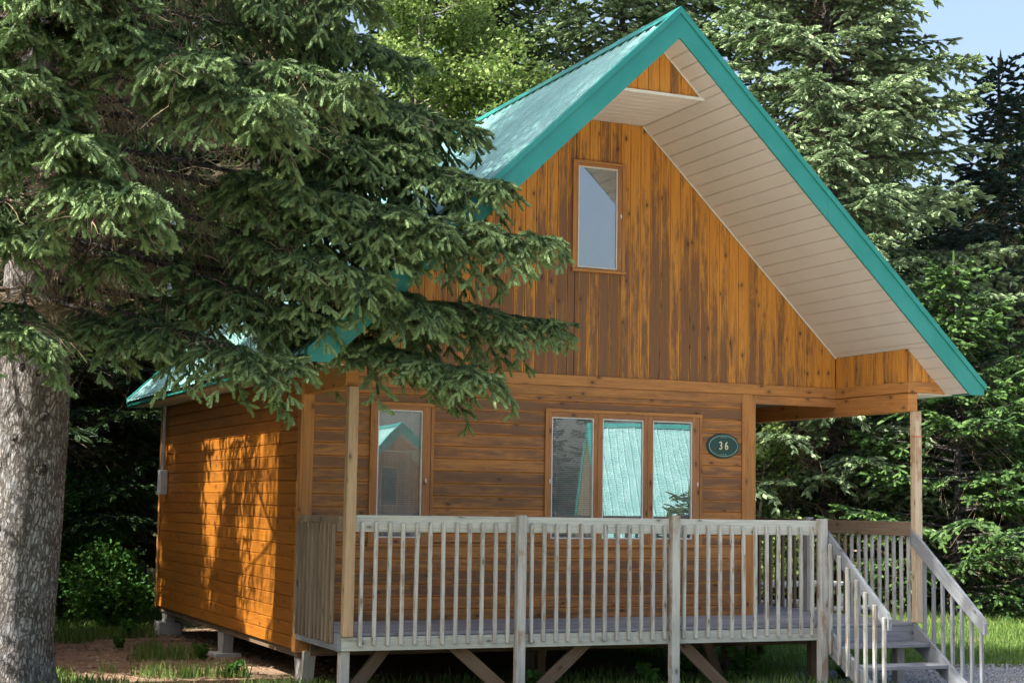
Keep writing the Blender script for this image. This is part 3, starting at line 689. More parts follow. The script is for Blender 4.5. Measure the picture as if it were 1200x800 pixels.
def trunk_mesh(name, path, rad, mat, parent, k=20, amp=.03, seed=0, flare=0.):
    n = len(path); a = np.arange(k) * 2 * PI / k; vs_ = []
    for i in range(n):
        for q in range(k):
            d = np.array([math.cos(a[q]), math.sin(a[q]), 0]); zz = path[i][2]
            f = 1 + amp * mnoise.noise(V(d[0] * 1.6 + seed, d[1] * 1.6, zz * .8)) * 2 + amp * mnoise.noise(V(d[0] * 6, d[1] * 6 + seed, zz * 2.5))
            f += flare * math.exp(-(zz - path[0][2]) / .35) * (1 + .5 * math.sin(a[q] * 5 + seed))
            vs_.append(np.array(path[i]) + d * rad[i] * f)
    fs = [(i * k + j, i * k + (j + 1) % k, (i + 1) * k + (j + 1) % k, (i + 1) * k + j) for i in range(n - 1) for j in range(k)]
    return np_mesh(name, np.array(vs_), np.array(fs), mat, parent, None, True, 4)

class Foliage:
    def __init__(s, seed): s.rs = np.random.RandomState(seed); s.P, s.D, s.L, s.T = [], [], [], []; s.paths, s.rad = [], []; s.dead, s.drad = [], []; s.vz = .15; s.grav = .35; s.ntw = 14
    def add(s, p, d, l, t): s.P.append(p); s.D.append(d); s.L.append(l); s.T.append(t)
    def limb(s, o, az, elev, L, droop=.10, tip=.0, bare=.30, side_max=1.0, ds=.14, ter=.095, sl=.12, r0=.03, dead=1., hang=.35, level3=True, bend=0.):
        rs = s.rs; n = 16; t = np.linspace(0, 1, n); h = np.array([math.cos(az), math.sin(az), 0.]); sd = np.array([-h[1], h[0], 0.])
        x = t * L; z = x * math.tan(elev) - droop * L * t ** 2 + tip * L * t ** 4
        p = o + h * x[:, None] + np.array([0, 0, 1.]) * z[:, None] + sd * (bend * L * t ** 2 + .03 * L * np.sin(t * 5 + rs.rand() * 6))[:, None]
        s.paths.append(p); s.rad.append(r0 * (1 - .88 * t))
        at = lambda u: np.array([np.interp(u, t, p[:, i]) for i in range(3)])
        tang = unit(np.gradient(p, axis=0))
        tg = lambda u: unit(np.array([np.interp(u, t, tang[:, i]) for i in range(3)]))
        x_ = bare * L; sgn = 1
        for _ in range(int(dead * s.ntw)):                   # bare twigs on the inner limb
            u = rs.uniform(.05, min(.95, bare + .35)); q = at(u); d = tg(u); dd = unit(sd * rs.choice([-1, 1]) * rs.uniform(.5, 1) + d * rs.uniform(.2, .9) + np.array([0, 0, rs.uniform(-.9, .15)]))
            l = rs.uniform(.25, .8) * min(side_max, 1.2); k = np.linspace(0, 1, 5)[:, None]
            w_ = q + dd * l * k + np.array([0, 0, -1.]) * (.25 * l) * k ** 2 + rs.randn(5, 3) * .012 * k
            s.dead.append(w_); s.drad.append(.006 * (1 - .7 * k[:, 0]) * (.6 + .6 * rs.rand()))
            for _k in range(3):
                q2 = w_[rs.randint(1, 5)]; d2 = unit(dd + rs.randn(3) * .6 + np.array([0, 0, -.4])); l2 = rs.uniform(.08, .3)
                s.dead.append(np.stack([q2, q2 + d2 * l2 * .5, q2 + d2 * l2 + np.array([0, 0, -.03])])); s.drad.append(np.array([.003, .0025, .001]))
        while x_ < L * .985:
            u = x_ / L; q = at(u); d = tg(u)
            l1 = min(side_max, .52 * (L - x_) + .22) * rs.uniform(.65, 1.1) * min(1., .55 + (u - bare) * 2.5)
            ang = math.radians(rs.uniform(42, 62)); dd = unit(d * math.cos(ang) + sd * sgn * math.sin(ang) + np.array([0, 0, rs.uniform(-s.vz, s.vz)]))
            s.side(q, dd, l1, ter, sl, hang, level3, u); sgn = -sgn; x_ += ds * rs.uniform(.75, 1.25)
            if rs.rand() < .30 and level3:               # hanging under-branchlet
                s.side(q, unit(dd * .35 + np.array([0, 0, -1.])), l1 * .5, ter, sl, .3, False, u * .5)
        s.side(at(.93), tg(.97), .28, ter, sl, .0, level3, 1.)
    def side(s, q, dd, l1, ter, sl, hang, level3, tone):
        rs = s.rs; m = 6; k = np.linspace(0, 1, m)[:, None]
        c = q + dd * l1 * k + np.array([0, 0, -1.]) * (hang * l1) * k ** 2
        s.paths.append(c); s.rad.append(.007 * (1 - .7 * k[:, 0]) + .0015)
        tt = unit(np.gradient(c, axis=0)); y = ter * .6; g = 1
        while y < l1:
            u = y / l1; p = np.array([np.interp(u, k[:, 0], c[:, i]) for i in range(3)]); d = unit(np.array([np.interp(u, k[:, 0], tt[:, i]) for i in range(3)]))
            sd = unit(np.cross(d, np.array([0, 0, 1.]))) * g; g = -g
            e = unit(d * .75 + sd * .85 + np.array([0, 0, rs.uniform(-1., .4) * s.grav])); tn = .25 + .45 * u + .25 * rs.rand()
            if level3:
                l3 = min(.30, .45 * (l1 - y) + .10) * rs.uniform(.7, 1.15)
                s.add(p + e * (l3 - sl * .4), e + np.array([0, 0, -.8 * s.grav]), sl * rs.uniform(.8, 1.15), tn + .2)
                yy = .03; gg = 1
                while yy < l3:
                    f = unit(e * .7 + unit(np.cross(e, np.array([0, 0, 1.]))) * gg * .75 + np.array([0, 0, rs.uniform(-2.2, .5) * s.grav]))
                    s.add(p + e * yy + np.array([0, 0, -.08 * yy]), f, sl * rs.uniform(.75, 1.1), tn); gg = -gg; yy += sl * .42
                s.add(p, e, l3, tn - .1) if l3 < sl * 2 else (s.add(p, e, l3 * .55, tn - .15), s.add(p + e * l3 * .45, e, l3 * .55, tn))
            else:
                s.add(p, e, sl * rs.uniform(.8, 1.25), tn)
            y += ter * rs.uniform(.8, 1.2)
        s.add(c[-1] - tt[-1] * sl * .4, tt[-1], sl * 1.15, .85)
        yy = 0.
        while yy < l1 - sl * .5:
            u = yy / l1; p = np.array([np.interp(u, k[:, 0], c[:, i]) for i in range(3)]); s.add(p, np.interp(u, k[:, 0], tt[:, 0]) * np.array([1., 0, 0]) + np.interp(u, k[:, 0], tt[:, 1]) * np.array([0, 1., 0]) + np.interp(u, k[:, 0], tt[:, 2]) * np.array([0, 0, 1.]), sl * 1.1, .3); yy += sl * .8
    def build(s, parent, mat, tmpl, bark, wk=1., name='needles', branch=True, dead=True):
        P, Dd, L, T = np.array(s.P), np.array(s.D), np.array(s.L), np.clip(np.array(s.T), 0, 1)
        print(parent.name, 'sprigs', len(P), 'tris', len(P) * len(tmpl))
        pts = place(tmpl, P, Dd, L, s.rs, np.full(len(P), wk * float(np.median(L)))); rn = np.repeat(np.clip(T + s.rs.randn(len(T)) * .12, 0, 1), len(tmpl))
        soup(name, pts, mat, parent, rn)
        if branch and s.paths: v, f = tubes(s.paths, s.rad); np_mesh('branches', v, f, bark, parent, None, True, 4)
        if dead and s.dead: v, f = tubes(s.dead, s.drad, 3); np_mesh('dead_twigs', v, f, M['deadtwig'], parent, np.repeat(s.rs.rand(len(f)), 1), True, 4)
RS = np.random.RandomState(3)
SPR_NEAR = sprig_mesh(RS, 22, .20, True, 1.0, .88); SPR_MID = sprig_mesh(RS, 7, .22, True, 1.2, .9); SPR_FAR = sprig_mesh(RS, 8, .26, False); SPR_BUSH = bush_mesh(RS)

# --- the big spruce beside the cabin
TX, TY, TZ = -2.55, .55, -.62
big = empty('spruce_tree', (TX, TY, TZ)); tag(big, 'big old spruce with a thick scaly grey trunk, boughs hanging over the cabin', 'tree')
path = [(-.10 + .055 * min(z, 2.5), .0, z - .1) for z in np.linspace(0, 18.4, 66)]
rad = [.375 * (1 - z / 19.) + .02 for z in np.linspace(0, 18.4, 66)]
trunk_mesh('trunk', path, rad, M['bark_big'], big, 56, .06, 3, .28)
fo = Foliage(11); rs = fo.rs; fo.vz = .5; fo.grav = .5; fo.ntw = 60
def torigin(z): return np.array([-.10 + .055 * min(z, 2.5), 0., z])
# limbs seen in the photograph: tip in world space, height at the trunk
GUIDE = [((1.75, -2.3, 3.55), 4.1, 1.0), ((1.95, -1.9, 2.85), 3.5, .85), ((1.15, -2.3, 2.3), 3.2, .6), ((1.35, -2.0, 4.1), 4.9, 1.1), ((.55, -2.4, 3.6), 4.6, 1.1),
         ((.9, -1.2, 4.9), 5.7, 1.1), ((-.35, -2.6, 4.75), 5.5, 1.05), ((-1.2, -3.0, 4.4), 5.2, 1.0), ((-2.2, -2.9, 3.55), 4.3, .85), ((-1.6, -2.8, 4.7), 5.6, 1.0),
         ((-.75, -2.3, 2.3), 3.1, .6), ((-1.9, -1.3, 2.6), 3.1, .5), ((-3.0, -1.8, 2.5), 3.2, .6), ((1.15, -1.6, 4.7), 5.6, 1.), ((.4, -.9, 2.7), 3.7, .7), ((.75, -2.0, 2.9), 4.0, .8), ((.1, -2.2, 3.1), 4.2, .8), ((.5, -2.1, 3.5), 4.5, .9), ((-.3, -1.9, 2.75), 3.7, .6), ((.7, -1.5, 4.4), 5.2, 1.),
         ((.1, -1.6, 5.8), 6.5, 1.0), ((1.0, -.4, 5.6), 6.6, 1.0), ((-2.9, -2.6, 5.2), 6.0, 1.0), ((-3.4, -2.3, 4.2), 4.9, .9),
         ((-3.2, -2.4, 4.5), 5.2, .8), ((-2.6, -2.6, 5.4), 6.1, .9), ((-3.6, -2.0, 5.5), 6.2, .9), ((-2.5, -2.3, 6.3), 7.0, .9), ((-2.75, -2.6, 4.0), 4.8, .7), ((-3.3, -1.6, 3.5), 4.2, .7), ((-2.95, -2.0, 5.9), 6.6, .9), ((-3.05, -2.2, 4.9), 5.7, .9), ((-2.85, -2.2, 4.0), 4.9, .8), ((-3.0, -1.7, 3.3), 4.1, .7), ((-2.2, -2.4, 5.0), 5.9, .9)]
for (tp, hz, sm) in GUIDE:
    o = torigin(hz - TZ); sm = .42 + .3 * sm; tip = np.array(tp) - np.array([TX, TY, TZ]); d = tip - o; L = math.hypot(d[0], d[1]); az = math.atan2(d[1], d[0])
    drp = .16; el = math.atan2(d[2] + (drp - .05) * L, L)
    fo.limb(o, az, el, L, drp, .05, rs.uniform(.42, .56), sm, .075, .072, .112, .036, 1.5, .62)
for i_ in range(2):                                    # limbs towards the cabin's side wall
    z = rs.uniform(4.1, 5.9); az = rs.uniform(-.15, 1.45); fo.limb(torigin(z), az, rs.uniform(-.05, .08), rs.uniform(2.2, 3.3), .14, .03, .35, .75, .14, .10, .125, .03, 1., .4)
for z in np.arange(3.4, 8.2, .36):                       # rest of the lower crown
    for _ in range(2):
        az = rs.uniform(-PI, PI); L = rs.uniform(2.4, 3.6) * (1 - max(0, z - 4) * .04)
        if -1.9 < az < .4 and z < 5.5: L *= .6
        if .2 < az < 1.7 and z < 6.: L *= .75
        hv = -1.2 if az < 0 else 0
        fo.limb(torigin(z), az, rs.uniform(-.05, .12), L, .20, .05, .5, .7, .12 if az < .5 else .2, .10, .13, .03, 1.3 if az < .5 else .6, .5)
fo.build(big, M['needle_near'], SPR_NEAR, M['bark'], 1.0)
fo2 = Foliage(12); rs = fo2.rs
for z in np.concatenate([np.arange(8.2, 9.6, .2), np.arange(9.6, 12.6, .12), np.arange(12.6, 18.2, .22)]):                      # upper crown, unseen; its middle packed denser to shade the stairs
    for _ in range(2): fo2.limb(torigin(z), rs.uniform(-PI, PI), .1, max(.4, (18.7 - z) * .40) * rs.uniform(.8, 1.1), .15, .03, .15, .9, .24, .17, .30, .02, 0, .2, False)
fo2.build(big, M['needle_near'], SPR_FAR, M['bark'], 1.0, 'crown_top', True, False)
# knots of cut limbs on the trunk
for (a, z, r) in ((-2.0, 3.0, .035), (-1.6, 2.95, .03), (-1.35, 2.55, .04), (-2.1, 2.35, .045), (-1.3, 2.05, .05), (-2.3, 1.5, .035), (-1.5, .75, .03)):
    rr = .375 * (1 - z / 17.5) + .02; c = torigin(z) + np.array([math.cos(a), math.sin(a), 0]) * rr * .96; d = np.array([math.cos(a), math.sin(a), .15])
    v, f = tubes([np.stack([c - d * .04, c + d * .02, c + d * .032])], [np.array([r * 1.8, r * 1.15, r * .4])], 12)
    np_mesh('limb_stub', v, f, M['bark'], big, None, True, 4)

# --- generic spruces behind: each kind built once, then copied
def spruce(name, seed, H, R_, base, mat, loc, label, group, sl=.20, tmpl=None, bark='bark', step=.16, trunk_r=.18, drp=.2, dead=.6, per=3, ds=.2, ter=.15, puffy=1., l3=False, up=.1, vz=.2, grav=.35):
    t = empty(name, loc); tag(t, label, 'tree', group)
    n = 26; path = [(.05 * math.sin(z * .6 + seed), .05 * math.cos(z * .5), z) for z in np.linspace(-.15, H, n)]
    trunk_mesh('trunk', path, [trunk_r * (1 - i / n) + .015 for i in range(n)], M[bark], t, 10, .05, seed, .12)
    f = Foliage(seed); rs = f.rs; z = base; f.vz = vz; f.grav = grav
    while z < H - .2:
        u = (z - base) / (H - base); Rz = R_ * (1 - u) ** .75 * (.75 + .25 * min(1, u * 6)) + .12
        for _ in range(per):
            L = Rz * rs.uniform(.72, 1.12); f.limb(np.array([0, 0, z + rs.uniform(-.1, .1)]), rs.uniform(-PI, PI), up + rs.uniform(-.1, .1) + u * .25, L, drp, .08, .22 + .12 * rs.rand(), min(1.1, .45 * R_) * puffy, ds, ter, sl, .014 + .008 * L, dead * (1 - u), .25, l3)
        z += step * (1.0 - .45 * u)
    f.add(np.array([0, 0, H - .3]), np.array([0, 0, 1.]), .5, .8)
    f.build(t, M[mat], SPR_MID if tmpl is None else tmpl, M[bark], 1.0); return t
def put(src, x, y, z, rz, sc, label, group=None, mat=None):
    c = copy_tree(src); c.location = (x, y, z); c.rotation_euler = (0, 0, rz); c.scale = (sc[0], sc[0], sc[1]) if isinstance(sc, tuple) else (sc, sc, sc)
    c['label'] = label
    if group: c['group'] = group
    if mat:
        for ch in c.children:
            if ch.name.startswith('needles'): ch.data = ch.data.copy(); ch.data.materials[0] = M[mat]
    return c
GW = 'spruces standing behind the cabin'
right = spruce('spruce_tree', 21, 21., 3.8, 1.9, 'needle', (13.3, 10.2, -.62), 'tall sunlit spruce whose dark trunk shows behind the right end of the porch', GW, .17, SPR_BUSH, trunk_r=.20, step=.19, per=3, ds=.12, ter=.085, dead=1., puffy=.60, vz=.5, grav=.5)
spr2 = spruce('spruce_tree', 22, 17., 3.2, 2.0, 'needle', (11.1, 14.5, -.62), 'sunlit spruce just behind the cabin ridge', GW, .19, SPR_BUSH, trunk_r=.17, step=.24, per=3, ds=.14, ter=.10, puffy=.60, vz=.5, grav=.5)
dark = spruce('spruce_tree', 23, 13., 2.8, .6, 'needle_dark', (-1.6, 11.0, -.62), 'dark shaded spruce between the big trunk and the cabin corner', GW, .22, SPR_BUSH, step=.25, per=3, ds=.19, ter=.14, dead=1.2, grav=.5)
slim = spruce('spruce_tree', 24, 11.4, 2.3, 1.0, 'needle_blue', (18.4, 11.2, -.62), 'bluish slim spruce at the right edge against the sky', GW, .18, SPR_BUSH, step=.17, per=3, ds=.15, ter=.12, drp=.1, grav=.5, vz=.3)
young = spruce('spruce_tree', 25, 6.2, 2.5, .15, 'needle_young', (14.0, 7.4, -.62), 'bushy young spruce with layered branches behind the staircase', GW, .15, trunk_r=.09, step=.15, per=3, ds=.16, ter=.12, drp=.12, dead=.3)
put(young, 16.2, 8.6, -.62, 2.1, (1.0, .85), 'young spruce at the right edge of the lawn with drooping green boughs', GW)
put(young, 11.6, 10.9, -.62, 4.0, (.8, .6), 'low young spruce seen under the side porch roof', GW)
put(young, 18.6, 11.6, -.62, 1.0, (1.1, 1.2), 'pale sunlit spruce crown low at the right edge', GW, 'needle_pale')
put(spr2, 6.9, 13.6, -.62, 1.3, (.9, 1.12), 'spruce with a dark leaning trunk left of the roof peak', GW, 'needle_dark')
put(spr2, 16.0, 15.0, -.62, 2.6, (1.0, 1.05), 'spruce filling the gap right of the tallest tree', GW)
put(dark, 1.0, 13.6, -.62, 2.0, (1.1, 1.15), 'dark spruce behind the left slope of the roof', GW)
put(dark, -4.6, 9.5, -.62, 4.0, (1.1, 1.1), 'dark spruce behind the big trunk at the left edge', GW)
put(dark, -3.7, 5.6, -.62, 5.2, (.85, 1.0), 'spruce mostly out of view at the left, placed to shade the side wall', GW)  # set close to the cabin so its crown shades the rear wall
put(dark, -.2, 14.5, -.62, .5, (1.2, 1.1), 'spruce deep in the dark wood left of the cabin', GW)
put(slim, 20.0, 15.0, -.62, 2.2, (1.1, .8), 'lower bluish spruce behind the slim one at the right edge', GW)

put(dark, -8.6, .8, -.62, 3.2, (.9, .5), 'lower unseen spruce left of the big trunk, added to block sky light', GW)  # out-of-view tree added to cut sky light and dapple the wall
put(dark, -7.8, 5.2, -.62, 1.2, (1.1, .9), 'unseen spruce left of the big trunk, added to shade the side wall', GW)  # out-of-view tree added to hold back light from the left
put(dark, -2.6, 13.5, -.62, 2.2, (1.2, 1.2), 'tall dark spruce filling the gap behind the big trunk', GW)
put(dark, 2.6, 15.5, -.62, 2.9, (1.2, 1.2), 'tall dark spruce behind the broad leaved trees', GW)
put(spr2, 13.6, 16.5, -.62, .4, (1.05, 1.1), 'sunlit spruce showing over the middle of the right roof slope', GW)
for i_, (x_, y_) in enumerate(((-14, -11), (-15, -6.5), (-14.5, -2.), (-15.5, 2.5), (-14, 7.), (-16, 11.), (-18, -15))):  # added row out of view; keeps sky light off the side wall
    put(dark, x_, y_, -.7, i_ * 1.1, (1.15, .82), 'one of an unseen row of spruces far left, added to block sky light', 'unseen spruces added to block sky light')
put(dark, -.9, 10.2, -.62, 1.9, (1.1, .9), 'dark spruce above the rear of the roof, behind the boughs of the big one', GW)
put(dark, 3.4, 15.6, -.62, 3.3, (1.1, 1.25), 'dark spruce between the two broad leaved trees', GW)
put(slim, -5.8, 3.0, -.62, .8, (.9, .74), 'small thin unseen spruce, added at the left to dapple the side wall', GW)  # unseen tree added to break the wall's sunlight into small dapples
# --- the wood farther off: individual trees sharing meshes
k = 0
FR = random.Random(5)
for row, (yy, n) in enumerate(((19., 9), (25., 9), (33., 10))):
    x0 = (yy - CAM.y) * .05 + CAM.x - 3; x1 = (yy - CAM.y) * .93 + CAM.x + 4
    for i in range(n):
        x = x0 + (x1 - x0) * (i + .5) / n + FR.uniform(-.9, .9)
        if 13 < x - (yy - 19) * .72 < 19.5: sc = (1.1, .62)    # the sky gap at the right
        else: sc = (FR.uniform(1., 1.4), FR.uniform(.95, 1.2))
        src = FR.choice([spr2, dark, dark, slim])
        c = copy_tree(src); c.location = (x, yy + FR.uniform(-2, 2), -.7); c.rotation_euler = (0, 0, FR.uniform(0, 6)); c.scale = (sc[0], sc[0], sc[1])
        c['label'] = 'one of the spruces of the wood far behind the cabin, half hidden'; c['group'] = 'far spruces of the wood'
for (x, y, s) in ((-12, -34, 1.1), (-4, -40, 1.2), (4, -42, 1.), (13, -44, .8), (22, -42, .7), (30, -40, .7), (37, -34, .7), (-18, -26, 1.), (17.5, -36, .75), (8, -36, .75), (12, -35, .7), (23.5, -34, .75), (28, -30, .7), (26, -36, .8), (20, -33, .7)):
    c = copy_tree(FR.choice([spr2, dark])); c.location = (x, y, -3.4); c.rotation_euler = (0, 0, FR.uniform(0, 6)); c.scale = (s, s, s)
    c['label'] = 'spruce across the way behind the viewer, seen mirrored in the windows'; c['group'] = 'spruces mirrored in the windows'

put(young, 15.3, -19.0, -3.1, 2.0, (.7, .75), 'young spruce in front of the neighbouring cabins, seen mirrored in the windows', 'spruces mirrored in the windows')

# --- broad-leaved trees
def leaf_tmpl(rs):
    return np.array([[[0, 0, 0], [.5, .38, .05], [1, 0, -.08]], [[0, 0, 0], [1, 0, -.08], [.5, -.38, .05]]], np.float32)
LEAF = leaf_tmpl(RS)
def broadleaf(name, seed, H, R_, z0, nbr, nleaf, leaf, mat, bark, loc, label, cat='tree', group=None, tr=.12, bend=.0):
    t = empty(name, loc); tag(t, label, cat, group); rs = np.random.RandomState(seed); paths, rad, P = [], [], []
    n = 14; tp = np.array([[bend * (z / H) ** 2 * H + .08 * math.sin(z * 1.3 + seed), .08 * math.cos(z), z] for z in np.linspace(-.1, H * .93, n)])
    trunk_mesh('trunk', tp, [tr * (1 - i / n) + .012 for i in range(n)], M[bark], t, 10, .05, seed, .1)
    for b in range(nbr):
        zb = rs.uniform(z0, H * .9); az = rs.uniform(-PI, PI); u = (zb - z0) / (H - z0); L = R_ * (1 - .65 * u) * rs.uniform(.6, 1.1)
        o = np.array([np.interp(zb, tp[:, 2], tp[:, i]) for i in range(3)]); k = np.linspace(0, 1, 7)[:, None]; d = np.array([math.cos(az), math.sin(az), rs.uniform(.3, .9)])
        c = o + unit(d) * L * k + rs.randn(7, 3) * .05 * L * k + np.array([0, 0, -.12 * L]) * k ** 2; paths.append(c); rad.append(.035 * (1 - .85 * k[:, 0]) * L / 2.5 + .004)
        for q in range(7):
            c0 = c[rs.randint(2, 7)]; dd = unit(d + rs.randn(3) * .7); l = rs.uniform(.25, .5) * L * .6; kk = np.linspace(0, 1, 4)[:, None]; cc = c0 + dd * l * kk + rs.randn(4, 3) * .03 * kk
            paths.append(cc); rad.append(.008 * (1 - .7 * kk[:, 0])); m = int(nleaf / nbr / 7)
            P.append(cc[rs.randint(1, 4, m)] + rs.randn(m, 3) * np.array([.17, .17, .13]) * (.6 + L * .25))
    P = np.concatenate(P); Dd = rs.randn(len(P), 3) * np.array([1, 1, .5]) + np.array([0, 0, -.3]); T = np.clip(rs.rand(len(P)), 0, 1)
    pts = place(LEAF, P, Dd, leaf * rs.uniform(.6, 1.25, len(P)), rs); soup('leaves', pts, M[mat], t, np.repeat(T, 2))
    v, f = tubes(paths, rad); np_mesh('branches', v, f, M[bark], t, None, True, 4); return t
broadleaf('poplar_tree', 31, 13., 3.1, 4.2, 44, 52000, .085, 'leaf', 'bark_pale', (5.0, 10.6, -.62), 'bright yellow green broad leaved tree behind the left roof slope', tr=.14)
broadleaf('poplar_tree', 32, 11.5, 2.6, 3.6, 34, 34000, .085, 'leaf', 'bark_pale', (2.6, 12.6, -.62), 'second broad leaved tree left of the bright one, darker against the spruces', tr=.11)
broadleaf('shrub', 33, 2.3, 1.35, .1, 40, 22000, .06, 'leaf_dark', 'bark', (-1.2, 8.6, -.62), 'rounded green shrub between the spruce trunk and the cabin corner', 'shrub', tr=.03)
broadleaf('shrub', 34, 3.2, 1.3, .3, 26, 9000, .08, 'leaf', 'bark_pale', (11.2, 9.2, -.62), 'yellow green sapling seen under the side porch roof', 'shrub', tr=.03)
broadleaf('shrub', 35, 1.1, .8, .05, 20, 5000, .07, 'leaf_dark', 'bark', (-.45, 7.6, -.62), 'low leafy bush beside the rear pier', 'shrub', tr=.015)
broadleaf('shrub', 36, 1.5, 1.2, .05, 22, 7000, .07, 'leaf_dark', 'bark', (15.3, 9.3, -.62), 'low green bush at the edge of the right lawn', 'shrub', tr=.02)

# dead leafless spruce boughs: grey tangle seen through the porch and over the roof
def dead_tree(seed, H, R_, loc, label, n=70, z0=.6):
    t = empty('dead_spruce', loc); tag(t, label, 'tree'); rs = np.random.RandomState(seed)
    trunk_mesh('trunk', [(0, 0, z) for z in np.linspace(-.1, H, 12)], [.10 * (1 - i / 13) + .01 for i in range(12)], M['bark'], t, 8, .05, seed, .1); P, Rr = [], []
    for _ in range(n):
        z = rs.uniform(z0, H); az = rs.uniform(-PI, PI); L = R_ * (1 - .5 * z / H) * rs.uniform(.5, 1.1); k = np.linspace(0, 1, 7)[:, None]; d = np.array([math.cos(az), math.sin(az), rs.uniform(-.25, .2)])
        c = np.array([0, 0, z]) + d * L * k + rs.randn(7, 3) * .05 * k - np.array([0, 0, .25 * L]) * k ** 2; P.append(c); Rr.append(.012 * (1 - .8 * k[:, 0]))
        for _ in range(16):
            c0 = c[rs.randint(1, 7)]; dd = unit(d * .6 + rs.randn(3) * .6 + np.array([0, 0, -.4])); l = rs.uniform(.15, .6); kk = np.linspace(0, 1, 4)[:, None]
            P.append(c0 + dd * l * kk + rs.randn(4, 3) * .04 * kk); Rr.append(.005 * (1 - .7 * kk[:, 0]))
    v, f = tubes(P, Rr, 3); np_mesh('dead_twigs', v, f, M['deadtwig'], t, rs.rand(len(f)), True, 4)
dead_tree(41, 7., 1.9, (12.0, 9.6, -.62), 'leafless grey spruce seen under the side porch roof', 90)
dead_tree(42, 9.5, 1.8, (1.8, 9.0, -.62), 'leafless grey spruce top above the left roof slope', 80, 4.5)
m = empty('sapling_stem', (-1.5, 7.6, -.62)); tag(m, 'thin pale leafless stem left of the shrub', 'sapling')
v, f = tubes([np.array([[0, 0, -.1], [.03, 0, 1.3], [.05, .02, 2.6], [.09, 0, 3.8]]), np.array([[.03, 0, 1.4], [.2, 0, 1.8], [.42, .05, 1.9]])], [np.array([.018, .015, .012, .005]), np.array([.008, .006, .003])], 6)
np_mesh('stem', v, f, M['bark_pale'], m, None, True, 4)

# weeds under the porch and at the piers
def weed(seed, H, n):
    t = empty('weed_plant'); rs = np.random.RandomState(seed); P, Dd, L, paths, rad = [], [], [], [], []
    for _ in range(n):
        az = rs.uniform(-PI, PI); h = H * rs.uniform(.5, 1.); k = np.linspace(0, 1, 5)[:, None]; c = np.array([math.cos(az), math.sin(az), 0]) * (.45 * h) * k ** 1.5 + np.array([0, 0, h]) * k ** .8; paths.append(c); rad.append(.005 * (1 - .6 * k[:, 0]))
        for q in range(14):
            u = rs.uniform(.25, 1); p = np.array([np.interp(u, k[:, 0], c[:, i]) for i in range(3)]); a2 = rs.uniform(-PI, PI); P.append(p); Dd.append([math.cos(a2), math.sin(a2), rs.uniform(-.5, .3)]); L.append(.13 * rs.uniform(.6, 1.1) * H / .5)
    pts = place(LEAF, np.array(P), np.array(Dd), np.array(L), rs); soup('leaves', pts, M['leaf_dark'], t, np.repeat(rs.rand(len(P)), 2))
    v, f = tubes(paths, rad, 4); np_mesh('stems', v, f, M['leaf_dark'], t, rs.rand(len(f)), True, 4); return t
wd = weed(51, .5, 12)
WS = [(4.75, -.55, 'leafy weed under the porch right of the third rail post'), (5.3, .3, 'tall leafy weed in the gap beside the last porch post'), (4.2, -.2, 'leafy weed between the porch braces'), (3.4, -.9, 'small weed left of the third rail post'), (2.15, -1.0, 'weed right of the second rail post'),
      (-.25, 2.9, 'pale weed beside the middle pier of the side wall'), (-.35, 1.1, 'weed at the front pier of the side wall'), (5.75, -.9, 'weed under the staircase'), (-.5, 6.0, 'weed in front of the rear pier'), (7.1, 1.2, 'weed right of the staircase'), (-.9, 4.4, 'weed on the litter left of the side wall')]
for i, (x, y, lb) in enumerate(WS):
    c = wd if i == 0 else copy_tree(wd); c.location = (x, y, GZ - .02); c.rotation_euler = (0, 0, i * 1.3); s_ = (.9, 1.15, .9, .6, .55, .5, .45, .5, .6, .5, .45)[i]; c.scale = (s_,) * 3
    tag(c, lb, 'plant', 'weeds round the cabin')

# ---------------------------------------------------------------- ground
def sheet(name, x0, x1, y0, y1, z, mat, n=1, amp=0.):
    m = [];
    xs = np.linspace(x0, x1, n + 1); ys = np.linspace(y0, y1, n + 1); vv = [(x, y, z + amp * (mnoise.noise(V(x * .25, y * .25, 1.)) )) for y in ys for x in xs]
    ff = [(j * (n + 1) + i, j * (n + 1) + i + 1, (j + 1) * (n + 1) + i + 1, (j + 1) * (n + 1) + i) for j in range(n) for i in range(n)]
    return np_mesh(name, np.array(vv), np.array(ff), mat, None, None, True, 4)
gy = [(-600, -3.4), (-19.8, -3.4), (-17., GZ - .02), (600, GZ - .02)]   # a bank drops to the cabins across the way
me = bpy.data.meshes.new('ground'); me.from_pydata([(x, y, z) for y, z in gy for x in (-600, 600)], [], [(2 * i, 2 * i + 1, 2 * i + 3, 2 * i + 2) for i in range(3)]); me.materials.append(M['ground'])
g = bpy.data.objects.new('ground', me); COL.objects.link(g); tag(g, kind='structure')
def blob(name, cx, cy, rx, ry, z, mat, seed, rz=0.):
    pts = []
    for i in range(48):
        a = 2 * PI * i / 48; r = 1 + .22 * mnoise.noise(V(math.cos(a) * 1.5 + seed, math.sin(a) * 1.5, 0)) + .1 * mnoise.noise(V(math.cos(a) * 5 + seed, math.sin(a) * 5, 0)); x, y = math.cos(a) * rx * r, math.sin(a) * ry * r
        pts.append((cx + x * math.cos(rz) - y * math.sin(rz), cy + x * math.sin(rz) + y * math.cos(rz), z))
    me = bpy.data.meshes.new(name); me.from_pydata(pts, [], [list(range(48))]); me.materials.append(mat); o = bpy.data.objects.new(name, me); COL.objects.link(o); tag(o, kind='structure'); return o
blob('dirt_patch', 1.0, 2.8, 3.5, 4.6, GZ - .014, M['dirt'], 3)
blob('gravel_path', 7.4, -2.2, 3.6, 2.5, GZ - .016, M['gravel'], 5)
m_ = sheet('bounce_road', -9, 40, -16.8, -5.5, GZ - .012, M['sand']); tag(m_, kind='structure')  # unseen pale road added to bounce sunlight onto soffit and front wall
